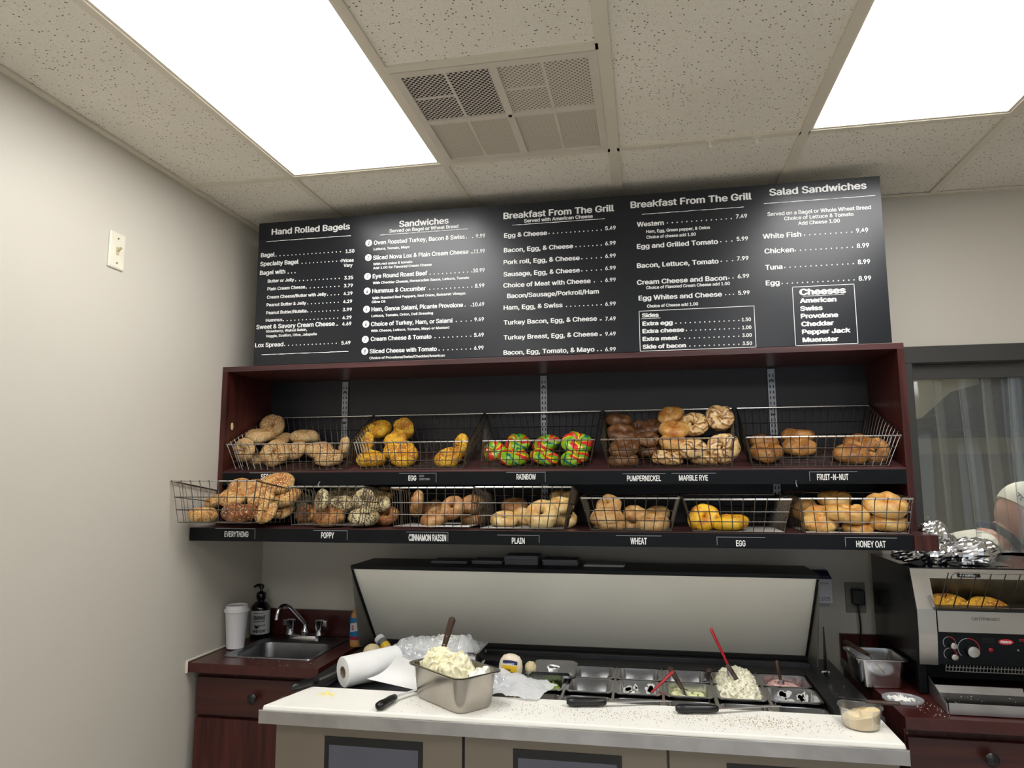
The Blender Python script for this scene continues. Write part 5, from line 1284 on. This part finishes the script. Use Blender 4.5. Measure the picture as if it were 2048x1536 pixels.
def scatter(name, label, cat, m, n, fx, fy, z, smin, smax, seed, parent=None):
    r = random.Random(seed); g = MB()
    for k in range(n):
        x, y = fx(r), fy(r); s_ = r.uniform(smin, smax); a = r.uniform(0, PI)
        ca, sa = math.cos(a)*s_, math.sin(a)*s_
        g.add([(x+ca, y+sa, z), (x-sa*.6, y+ca*.6, z), (x-ca, y-sa, z), (x+sa*.6, y-ca*.6, z), (x, y, z+s_*.8)], [(3, 2, 1, 0), (0, 1, 4), (1, 2, 4), (2, 3, 4), (3, 0, 4)])
    o = obj(name, g, m, parent); o['kind'] = 'stuff'
    if label: tag(o, label, cat)
    return o
scatter('cheese_crumbs', 'white soft crumbs on the clear tub lid', 'crumbs', M['creamwhite'], 150, lambda r: 2.040+r.gauss(0, .016), lambda r: .125+r.gauss(0, .012), .934, .002, .006, 4)
# deli tub with tan spread
dt = thing('deli_tub', 'clear plastic tub of tan spread at the right end of the board', 'tub', (1.850, -.150, .9315))
obj('tub_wall', MB().rings([[(r*math.cos(2*PI*k/36), r*math.sin(2*PI*k/36), z) for k in range(36)] for (r, z) in ((.044, .0), (.046, .002), (.054, .050), (.058, .054), (.058, .057), (.053, .054), (.045, .004), (.043, .002))]), M['tub'], dt, smooth=True, ang=30)
g = MB(); n = 30; rg = []
for (f_, dz) in ((1, 0), (1, 1), (.75, 1.08), (.4, 1.0), (.05, .95)):
    rg.append([])
    for k in range(n):
        a = 2*PI*k/n; x, y = math.cos(a), math.sin(a); h = (.032+.012*x+.005*noise.noise(Vector((x*3*f_, y*3*f_, 2))))*dz; h = max(.003, h)
        rr_ = (.0435+.0075*h/.05)*f_; rg[-1].append((x*rr_, y*rr_, .003+h if dz else .003))
g.rings(rg); sp2 = obj('tan_spread', g, M['hummus'], smooth=True); sp2.location = dt.location; tag(sp2, 'tan speckled spread filling the clear tub', 'spread')
spatula('brown-smeared butter knife resting across the clear tub', (1.952, -.155, .998), (1.872, -.128, .993), (1.806, -.100, .992), w=.0075, rivets=False, cat='knife')
# seeds and crumbs
zt = .9315
def bx_(r, a=None): return r.uniform(.55, 1.80)
scatter('poppy_crumbs', 'dark seeds scattered over the white cutting board', 'seeds', M['crumb_dark'], 620, lambda r: r.choice((r.gauss(1.58, .11), r.gauss(1.25, .16), r.uniform(.50, 1.75), r.gauss(.95, .10))) , lambda r: max(-.255, min(-.065, r.gauss(-.165, .045))), zt, .0007, .0017, 1)
scatter('toasted_crumbs', 'toasted brown crumbs scattered over the cutting board', 'crumbs', M['crumb_tan'], 620, lambda r: r.choice((r.gauss(1.60, .07), r.gauss(1.25, .15), r.gauss(1.60, .14), r.uniform(.55, 1.8))), lambda r: max(-.255, min(-.065, r.gauss(-.160, .032))), zt, .0008, .0024, 2)
scatter('butter_bits', 'small yellow butter bits at the left of the cutting board', 'butter', mat('butter', (250, 236, 140), .4), 40, lambda r: r.gauss(.262, .014), lambda r: r.gauss(-.128, .008), zt, .002, .006, 3)
scatter('worktop_crumbs', 'pale crumbs on the worktop in front of the sink', 'crumbs', M['crumb_white'], 26, lambda r: r.uniform(-.35, .06), lambda r: r.uniform(.16, .24), .9305, .0008, .0022, 5)
scatter('worktop_crumbs', 'pale crumbs on the right worktop in front of the toaster', 'crumbs', M['crumb_white'], 46, lambda r: r.uniform(2.06, 2.13), lambda r: r.uniform(-.02, .12), .9305, .0008, .0022, 6)
scatter('ledge_crumbs', 'pale crumbs on the dark steel ledge right of the pans', 'crumbs', M['crumb_white'], 22, lambda r: r.uniform(1.86, 1.93), lambda r: r.uniform(-.04, .25), .9295, .0008, .002, 7)

# ================================================= conveyor toaster
tt = thing('conveyor_toaster', 'steel conveyor toaster with black control panel and wire feed rack', 'toaster', (2.36, .38, .93))
TX0, TX1 = 2.114, 2.60
prof_ = [(.180, 1.026), (.168, 1.120), (.168, 1.197), (.206, 1.318), (.60, 1.318), (.60, 1.026)]
for x in (TX0, TX1-.004): obj('side_panel', MB().prism(prof_, x, x+.004, 'x'), M['darkside'], tt, **W)
obj('top_plate', MB().box(TX0, TX1, .204, .602, 1.318, 1.3225), M['glossblack'], tt, bevel=.001, **W)
for (a, b) in ((TX0+.004, 2.172), (2.545, TX1-.004)):
    obj('front_stile', MB().prism([(.178, 1.026), (.166, 1.120), (.166, 1.197), (.200, 1.300), (.23, 1.300), (.23, 1.026)], a, b, 'x'), M['steel'], tt, **W)
obj('top_rail', MB().prism([(.1985, 1.289), (.206, 1.3178), (.24, 1.3178), (.24, 1.289)], TX0+.004, TX1-.004, 'x'), M['steel'], tt, **W)
obj('lower_front', MB().box(2.175, 2.543, .163, .175, 1.129, 1.197), M['steel'], tt, bevel=.001, **W)
cp_ = obj('control_panel', MB().box(2.172, 2.545, .172, .185, 1.030, 1.1285), M['black'], tt, bevel=.001, **W)
g = MB(); g.box(2.172, 2.545, .185, .60, 1.026, 1.032); g.box(2.172, 2.545, .52, .60, 1.032, 1.318); obj('inner_shell', g, M['rubber'], tt, **W)
obj('feed_baffle', MB().prism([(.285, 1.205), (.262, 1.289), (.268, 1.289), (.291, 1.205)], 2.172, 2.545, 'x'), M['greasy'], tt, **W)
obj('slot_sill', MB().box(2.165, 2.55, .145, .30, 1.197, 1.204), M['blackplastic'], tt, **W)
Lt = LOC[tt.name]
def tk(x, z, r, arc):
    y = .172
    k = obj('dial', MB().lathe([(r*1.15, 0), (r*1.1, .006), (r*.95, .014), (r*.95, .020)], 24, T=Matrix.Translation((x, y, z)) @ Matrix.Rotation(PI/2, 4, 'X')), M['blackplastic'], cp_, smooth=True, **W)
    obj('dial_face', MB().lathe([(r, .014), (r, .0215), (r*.9, .022), (.001, .022)], 24, T=Matrix.Translation((x, y, z)) @ Matrix.Rotation(PI/2, 4, 'X')), M['steel'], k, smooth=True, ang=30, **W)
    for (a0_, a1_, mm) in ((95, 225, 'dimwhite'), (-35, 95, 'redlogo')):
        g = MB(); n = 14; v_ = []
        for q in range(n+1):
            a = R_(a0_+(a1_-a0_)*q/n)
            for rr2 in (arc, arc+.0018): v_.append((x-.006+rr2*math.cos(a), y-.0006, z+.006+rr2*math.sin(a)))
        g.add(v_, [(2*q, 2*q+1, 2*q+3, 2*q+2) for q in range(n)]); obj('scale_arc', g, M[mm], cp_, **W)
tk(2.212, 1.090, .0095, .017); tk(2.212, 1.056, .0095, .017); tk(2.266, 1.074, .0165, .030)
obj('indicator_light', MB().lathe([(.007, 0), (.007, .002), (.004, .004), (.001, .0045)], 16, T=Matrix.Translation((2.322, .172, 1.078)) @ Matrix.Rotation(PI/2, 4, 'X')), M['redlight'], cp_, smooth=True, **W)
g = MB(); g.tube([(2.393, .172, 1.081), (2.393, .160, 1.083)], .0035, 8); obj('toggle', g, M['chrome'], cp_, **W)
g = MB(); g.add([(2.366+.021*math.cos(a), .1712, 1.104+.0085*math.sin(a)) for a in [2*PI*q/28 for q in range(28)]], [tuple(range(28))]); obj('logo_badge', g, M['redlogo'], cp_, **W)
text('Hatco', cp_, M['white'], (2.350-Lt[0], .1706-Lt[1], 1.1005-Lt[2]), .031, .008, bold=.04, shear=.3)
text('TOAST', cp_, M['redlogo'], (2.402-Lt[0], .1712-Lt[1], 1.107-Lt[2]), .04, .007)
for q in range(4): text('CAUTION MAY BE HOT', cp_, M['steeldark'], (2.300-Lt[0], .1712-Lt[1], 1.112-q*.004-Lt[2]), .034, .0022)
text('CAUTION HOT', tt, M['chrome'], (2.272-Lt[0], .1622-Lt[1], 1.168-Lt[2]), .080, .009, bold=.03)
g = MB(); g.hexa([(2.255, .1975, 1.2935), (2.322, .1975, 1.2935), (2.322, .199, 1.2935), (2.255, .199, 1.2935)], [(2.255, .2015, 1.309), (2.322, .2015, 1.309), (2.322, .203, 1.309), (2.255, .203, 1.309)])
st = obj('warning_sticker', g, M['black'], tt, **W)
text('WARNING', st, M['white'], (2.262-Lt[0], .1993-Lt[1], 1.303-Lt[2]), .04, .004); text('HOT SURFACE', st, M['white'], (2.262-Lt[0], .1975-Lt[1], 1.2965-Lt[2]), .044, .004)
for (x, y) in ((2.118, .195), (2.57, .195), (2.118, .57), (2.57, .57)):
    g = MB(); g.box(x, x+.024, y, y+.024, .9325, 1.026); obj('leg', g, M['black'], tt, bevel=.002, **W)
obj('under_shadow', MB().box(2.15, 2.57, .27, .56, .965, 1.026), M['black'], tt, **W)  # black block stands in for the shadow beneath the toaster
# slotted guard under the panel
g = MB(); gx0, gx1, gz0, gz1, gy = 2.196, 2.470, 1.006, 1.029, .190
for z in (gz0, (gz0+gz1)/2, gz1): g.box(gx0, gx1, gy, gy+.0015, z-.0011, z+.0011)
x = gx0
while x < gx1+.001: g.prism([(x-.0009, gz0), (x+.0011, gz0), (x+.0051, gz1), (x+.0031, gz1)], gy, gy+.0015, 'y'); x += .0098
obj('slotted_guard', g, M['steel'], tt, **W)
# wire feed rack
g = MB(); ry0, rz0, ry1, rz1 = .150, 1.208, .075, 1.322
g.tube([(2.158, .168, 1.240), (2.166, ry0, rz0+.004), (2.174, ry0, rz0), (2.55, ry0, rz0), (2.556, .168, 1.240)], .002, 6)
g.tube([(2.190, .13, 1.24), (2.194, ry1+.003, rz1-.008), (2.202, ry1, rz1), (2.54, ry1, rz1)], .0020, 6)
x = 2.178
while x < 2.55: g.tube([(x, ry0, rz0), (x+.006, ry1, rz1)], .0019, 6); x += .0395
obj('feed_rack', g, M['wire'], tt, smooth=True, **W)
# crumb tray
g = MB(); g.box(2.128, 2.56, -.003, .0, .9325, .964)
g.hexa([(2.124, -.002, .9325), (2.127, -.002, .9325), (2.150, .20, .9325), (2.147, .20, .9325)], [(2.122, .0, .962), (2.125, .0, .962), (2.150, .20, .985), (2.147, .20, .985)])
g.hexa([(2.16, .205, .935), (2.42, .205, .935), (2.42, .21, .935), (2.16, .21, .935)], [(2.16, .215, .957), (2.42, .215, .957), (2.42, .22, .957), (2.16, .22, .957)])
obj('slide_tray', g, M['steel2'], tt, bevel=.0008, **W)
obj('tray_floor_shaded', MB().box(2.150, 2.556, .0005, .26, .9325, .935), M['darkside'], tt, **W)  # dark colour stands in for the toaster's shadow inside the tray
scatter('toast_crumbs', 'pale crumbs on the steel tray of the toaster', 'crumbs', M['crumb_white'], 60, lambda r: r.uniform(2.17, 2.50), lambda r: r.uniform(.01, .18), .9352, .0008, .0025, 9)
for (x, z, ro, lb) in ((2.236, 1.198, 8, 'left golden bagel half browning in the toaster feed rack'), (2.352, 1.190, 12, 'right golden bagel half browning in the toaster feed rack')):
    b_ = bpy.data.objects.new('bagel_half', bagel_mesh('egg_all', 1)); COL.objects.link(b_); b_.location = (x, .222, z-.014); b_.scale = (.080, .052, .030); b_.rotation_euler = (R_(68), R_(ro), 0); tag(b_, lb, 'bagel', 'bagel halves in the toaster')
# foil-wrapped sandwiches on top
FO = [((2.232, .30, 1.424), .042, (1.1, 1, .95), 'topmost ball of crumpled foil on the toaster'), ((2.232, .31, 1.357), .045, (1.25, 1.1, .82), 'foil-wrapped sandwich under the topmost foil ball'),
      ((2.352, .31, 1.365), .050, (1.45, 1.1, .86), 'largest foil-wrapped sandwich, at the right on the toaster'), ((2.150, .32, 1.350), .034, (1.3, 1.1, .72), 'foil-wrapped sandwich at the left edge of the toaster top'),
      ((2.29, .43, 1.372), .050, (1.3, 1.0, .90), 'foil-wrapped sandwich at the back of the toaster top')]
for k, (c, r, sc, lb) in enumerate(FO): blob('foil_sandwich', c, r, M['foil'], lb, 'foil wrap', sc, .20, 1.5, 30, 18, False, k*13.0, fold=.24)['group'] = 'foil-wrapped sandwiches on the toaster'
crumple('foil_sheet', lambda u, v: (2.30+.14*u, .26+.12*v, 1.3245+.004*u*v), M['foil'], 16, 12, .003, 20, 'flat foil sheet under the largest wrapped sandwich', 'foil', 2)

# ================================================= pass-through window with strip curtain
def fr_(name, *a, parent=None, m='frame'): return struct(name, MB().box(*a), M[m], parent, bevel=.0015)
wn = struct('window_1', MB().box(WX0-.066, WX1+.066, .648, YB-.0005, WZ1, WZ1+.066), M['frame'], bevel=.0015)
struct('frame_side', MB().box(WX0-.066, WX0, .648, YB-.0005, WZ0, WZ1), M['frame'], wn, bevel=.0015)
struct('frame_side', MB().box(WX1, WX1+.066, .648, YB-.0005, WZ0, WZ1), M['frame'], wn, bevel=.0015)
struct('frame_reveal', MB().box(WX0, WX0+.004, YB-.0005, YB+.125, WZ0, WZ1).box(WX1-.004, WX1, YB-.0005, YB+.125, WZ0, WZ1).box(WX0, WX1, YB-.0005, YB+.125, WZ1-.004, WZ1), M['frame'], wn)
struct('window_sill', MB().box(WX0-.066, WX1+.066, .62, YB+.14, WZ0-.02, WZ0), M['steeldark'], wn, bevel=.002)
sc_ = thing('strip_curtain', 'clear plastic strip curtain hanging in the pass-through window', 'curtain', (2.84, .70, WZ0))
obj('header_rail', MB().box(WX0+.006, WX1-.006, .682, .694, 1.992, WZ1-.004), M['frame'], sc_, **W)
k = 0; x = WX0+.004
while x < WX1-.09:
    wS = .118; y = .700+(.010 if k % 2 else 0); bow = .010 if k % 2 else -.009
    drift = (0, .012, .018, .006, -.008, .01)[k % 6]
    def fs(u, v, x=x, y=y, bow=bow, drift=drift): return (x+wS*u+drift*(1-v), y+bow*(1-(2*u-1)**2)+.006*math.sin(v*5+x*9), WZ0+.008+(2.02-WZ0)*v)
    g = MB(); g.grid(fs, 10, 16); o = obj('plastic_strip', g, M['strip'], sc_, smooth=True, **W)
    sm = o.modifiers.new('thick', 'SOLIDIFY'); sm.thickness = .0018
    e = obj('strip_edge', MB().tube([fs(0, v/10) for v in range(11)], .0011, 5), M['tub'], o, smooth=True, **W)
    x += .088; k += 1
# ---- kitchen behind
KY = YB+.12
struct('floor_kitchen', MB().box(1.7, 5.1, KY+.001, 3.6, -.1, 0), M['floor'])
struct('ceiling_kitchen', MB().box(1.7, 5.1, KY+.001, 3.6, 2.74, 2.84), M['kwall'])
struct('wall_kitchen_left', MB().box(1.7, 1.8, KY+.001, 3.5, 0, 2.74), M['kwall'])
struct('wall_kitchen_right', MB().box(5.0, 5.1, KY+.001, 3.5, 0, 2.74), M['kwall'])
struct('wall_kitchen_back', MB().box(1.7, 5.1, 3.4, 3.5, 1.76, 2.74), M['kwall'])
struct('wall_kitchen_panel', MB().box(1.7, 5.1, 3.398, 3.5, 0, 1.7599), M['kwall2'])
kl = thing('added_kitchen_light', 'unseen ceiling light panel added to light the kitchen behind the strip curtain', 'light', (2.9, 1.3, 2.74))  # unseen lamp, added to brighten the kitchen and the person
obj('diffuser', MB().box(2.3, 3.5, 1.0, 1.6, 2.728, 2.734), M['kpanel'], kl, **W); obj('light_frame', MB().box(2.28, 3.52, .98, 1.62, 2.734, 2.74), M['tbar'], kl, **W)
hd = thing('range_hood', 'dark kitchen hood seen dimly through the plastic strips', 'hood', (3.9, 2.6, 1.86))
obj('hood_canopy', MB().prism([(2.98, 1.90), (3.06, 1.87), (4.7, 1.87), (4.7, 2.20), (3.45, 2.20), (3.25, 2.02), (2.98, 1.96)], 2.25, 3.2, 'y'), M['black'], hd, **W)
obj('hood_duct', MB().box(3.6, 4.2, 2.5, 3.1, 2.20, 2.738), M['steeldark'], hd, **W)

# ---- person bending behind the window
def skin_body(name, joints, edges, m, parent, sub=2):
    me = bpy.data.meshes.new(name); me.from_pydata([j[0] for j in joints], edges, []); me.materials.append(m)
    o = bpy.data.objects.new(name, me); COL.objects.link(o); o.parent = parent
    sk_ = o.modifiers.new('skin', 'SKIN'); lay = me.skin_vertices[0].data
    for i, j in enumerate(joints): lay[i].radius = (j[1], j[2])
    lay[0].use_root = True
    ss = o.modifiers.new('sub', 'SUBSURF'); ss.levels = sub; ss.render_levels = sub
    return o
pe = thing('person', 'person in a white cap and white shirt bending behind the strip curtain', 'person', (2.72, 1.22, 0))
px, py = -.02, 0
J = [((-.10, .08, .96), .155, .12), ((-.09, .05, 1.08), .15, .11), ((-.05, .0, 1.20), .165, .12), ((.0, -.03, 1.29), .165, .115), ((.075, -.05, 1.345), .06, .055), ((.125, -.055, 1.40), .056, .056),
     ((-.03, -.20, 1.27), .062, .062), ((.06, -.25, 1.05), .048, .048), ((.20, -.22, .98), .034, .034),
     ((.03, .16, 1.27), .062, .062), ((.13, .20, 1.06), .048, .048), ((.26, .16, .98), .034, .034),
     ((-.08, -.02, .88), .10, .10), ((-.02, -.04, .50), .07, .07), ((-.08, .0, .08), .045, .045), ((-.10, .18, .88), .10, .10), ((-.04, .18, .50), .07, .07), ((-.10, .2, .08), .045, .045), ((.04, -.04, .05), .04, .03), ((.03, .2, .05), .04, .03)]
E_ = [(0, 1), (1, 2), (2, 3), (3, 4), (4, 5), (3, 6), (6, 7), (7, 8), (3, 9), (9, 10), (10, 11), (0, 12), (12, 13), (13, 14), (0, 15), (15, 16), (16, 17), (14, 18), (17, 19)]
skin_body('body', J, E_, M['skin'], pe)
JS = [((-.10, .08, .98), .168, .132), ((-.09, .05, 1.08), .168, .128), ((-.05, .0, 1.20), .180, .136), ((.0, -.03, 1.292), .178, .128), ((.05, -.045, 1.325), .085, .075),
      ((-.03, -.20, 1.272), .078, .078), ((.02, -.24, 1.16), .070, .070), ((.03, .16, 1.272), .078, .078), ((.08, .19, 1.16), .070, .070)]
skin_body('shirt', JS, [(0, 1), (1, 2), (2, 3), (3, 4), (3, 5), (5, 6), (3, 7), (7, 8)], M['cloth'], pe)
JT = [((-.10, .08, .97), .160, .125), ((-.08, -.02, .86), .11, .11), ((-.02, -.04, .50), .085, .085), ((-.08, .0, .10), .07, .07), ((-.10, .18, .86), .11, .11), ((-.04, .18, .50), .085, .085), ((-.10, .2, .10), .07, .07)]
skin_body('trousers', JT, [(0, 1), (1, 2), (2, 3), (0, 4), (4, 5), (5, 6)], M['darkcloth'], pe)
# head: looking down to the right
HT = Matrix.Translation((.178, -.06, 1.455)) @ Matrix.Rotation(R_(34), 4, 'Y')
def headpt(th, ph):
    x, y, z = math.cos(th)*math.cos(ph), math.sin(th)*math.cos(ph), math.sin(ph)
    X = .098*x*(1+.06*max(0, -z)); Yv = .076*y*(1-.18*max(0, -z)); Z_ = .118*z
    if x > 0: X += .016*math.exp(-((y/.22)**2)-((z+.12)/.16)**2)+.008*math.exp(-((y/.3)**2)-((z+.85)/.15)**2)
    return HT @ Vector((X, Yv, Z_))
g = MB(); g.rings([[headpt(2*PI*i/32, -PI/2+PI*j/22) for i in range(32)] for j in range(23)])
hd_ = obj('head', g, M['skin'], pe, smooth=True)
g = MB()
for s_ in (-1, 1): g.lathe([(.008, -.006), (.024, .0), (.024, .008), (.012, .012)], 12, T=HT @ Matrix.Translation((-.005, s_*.076, -.012)) @ Matrix.Rotation(s_*-PI/2, 4, 'X'))
obj('ear', g, M['skin'], hd_, smooth=True)
g = MB()
for s_ in (-1, 1): g.lathe([(.009, 0), (.006, .004), (.001, .005)], 10, T=HT @ Matrix.Translation((.088, s_*.03, .005)) @ Matrix.Rotation(PI/2, 4, 'Y'))
obj('eye', g, M['card'], hd_, smooth=True)
g = MB(); g.tube([HT @ Vector((.096, -.022, -.055)), HT @ Vector((.102, 0, -.057)), HT @ Vector((.096, .022, -.055))], .005, 6); obj('mouth', g, M['redlight'], hd_, smooth=True)
g = MB(); rg = []
for j in range(9):
    ph = R_(-6+96*j/8); rg.append([HT @ Vector((.110*math.cos(2*PI*i/32)*math.cos(ph), .088*math.sin(2*PI*i/32)*math.cos(ph), .018+.118*math.sin(ph))) for i in range(32)])
g.rings(rg); cp2 = obj('cap', g, M['cloth'], pe, smooth=True)
g = MB(); g.grid(lambda u, v: HT @ Vector((.095+.075*v, (u-.5)*.13*(1-.25*v*v), .020-.018*v-.01*(2*u-1)**2)), 10, 5); bm_ = obj('cap_brim', g, M['cloth'], cp2, smooth=True)
sd = bm_.modifiers.new('thick', 'SOLIDIFY'); sd.thickness = .003
g = MB()   # small leaping emblem stitched at the side
for pts in ([(-.075, .050), (-.066, .046), (-.058, .040), (-.048, .038)], [(-.066, .046), (-.070, .034)], [(-.058, .040), (-.060, .028), (-.054, .022)], [(-.048, .038), (-.040, .042)]):
    P3 = []
    for (a, z) in pts:
        k_ = math.sqrt(max(0, 1-(a/.110)**2-((z-.018)/.118)**2)); P3.append(HT @ Vector((a, -.0892*k_, z)))
    g.tube(P3, .0022, 5)
obj('emblem', g, M['darkprint'], cp2)
g = MB(); g.tube([(-.02, -.10, 1.405), (.035, -.125, 1.395), (.09, -.145, 1.350), (.13, -.15, 1.29)], [(.006, .016)]*4, 8); obj('apron_strap', g, M['darkcloth'], pe, smooth=True)
flush_text()
# ------------------------------------------------ settle names of copies and finish
bpy.context.view_layer.update()
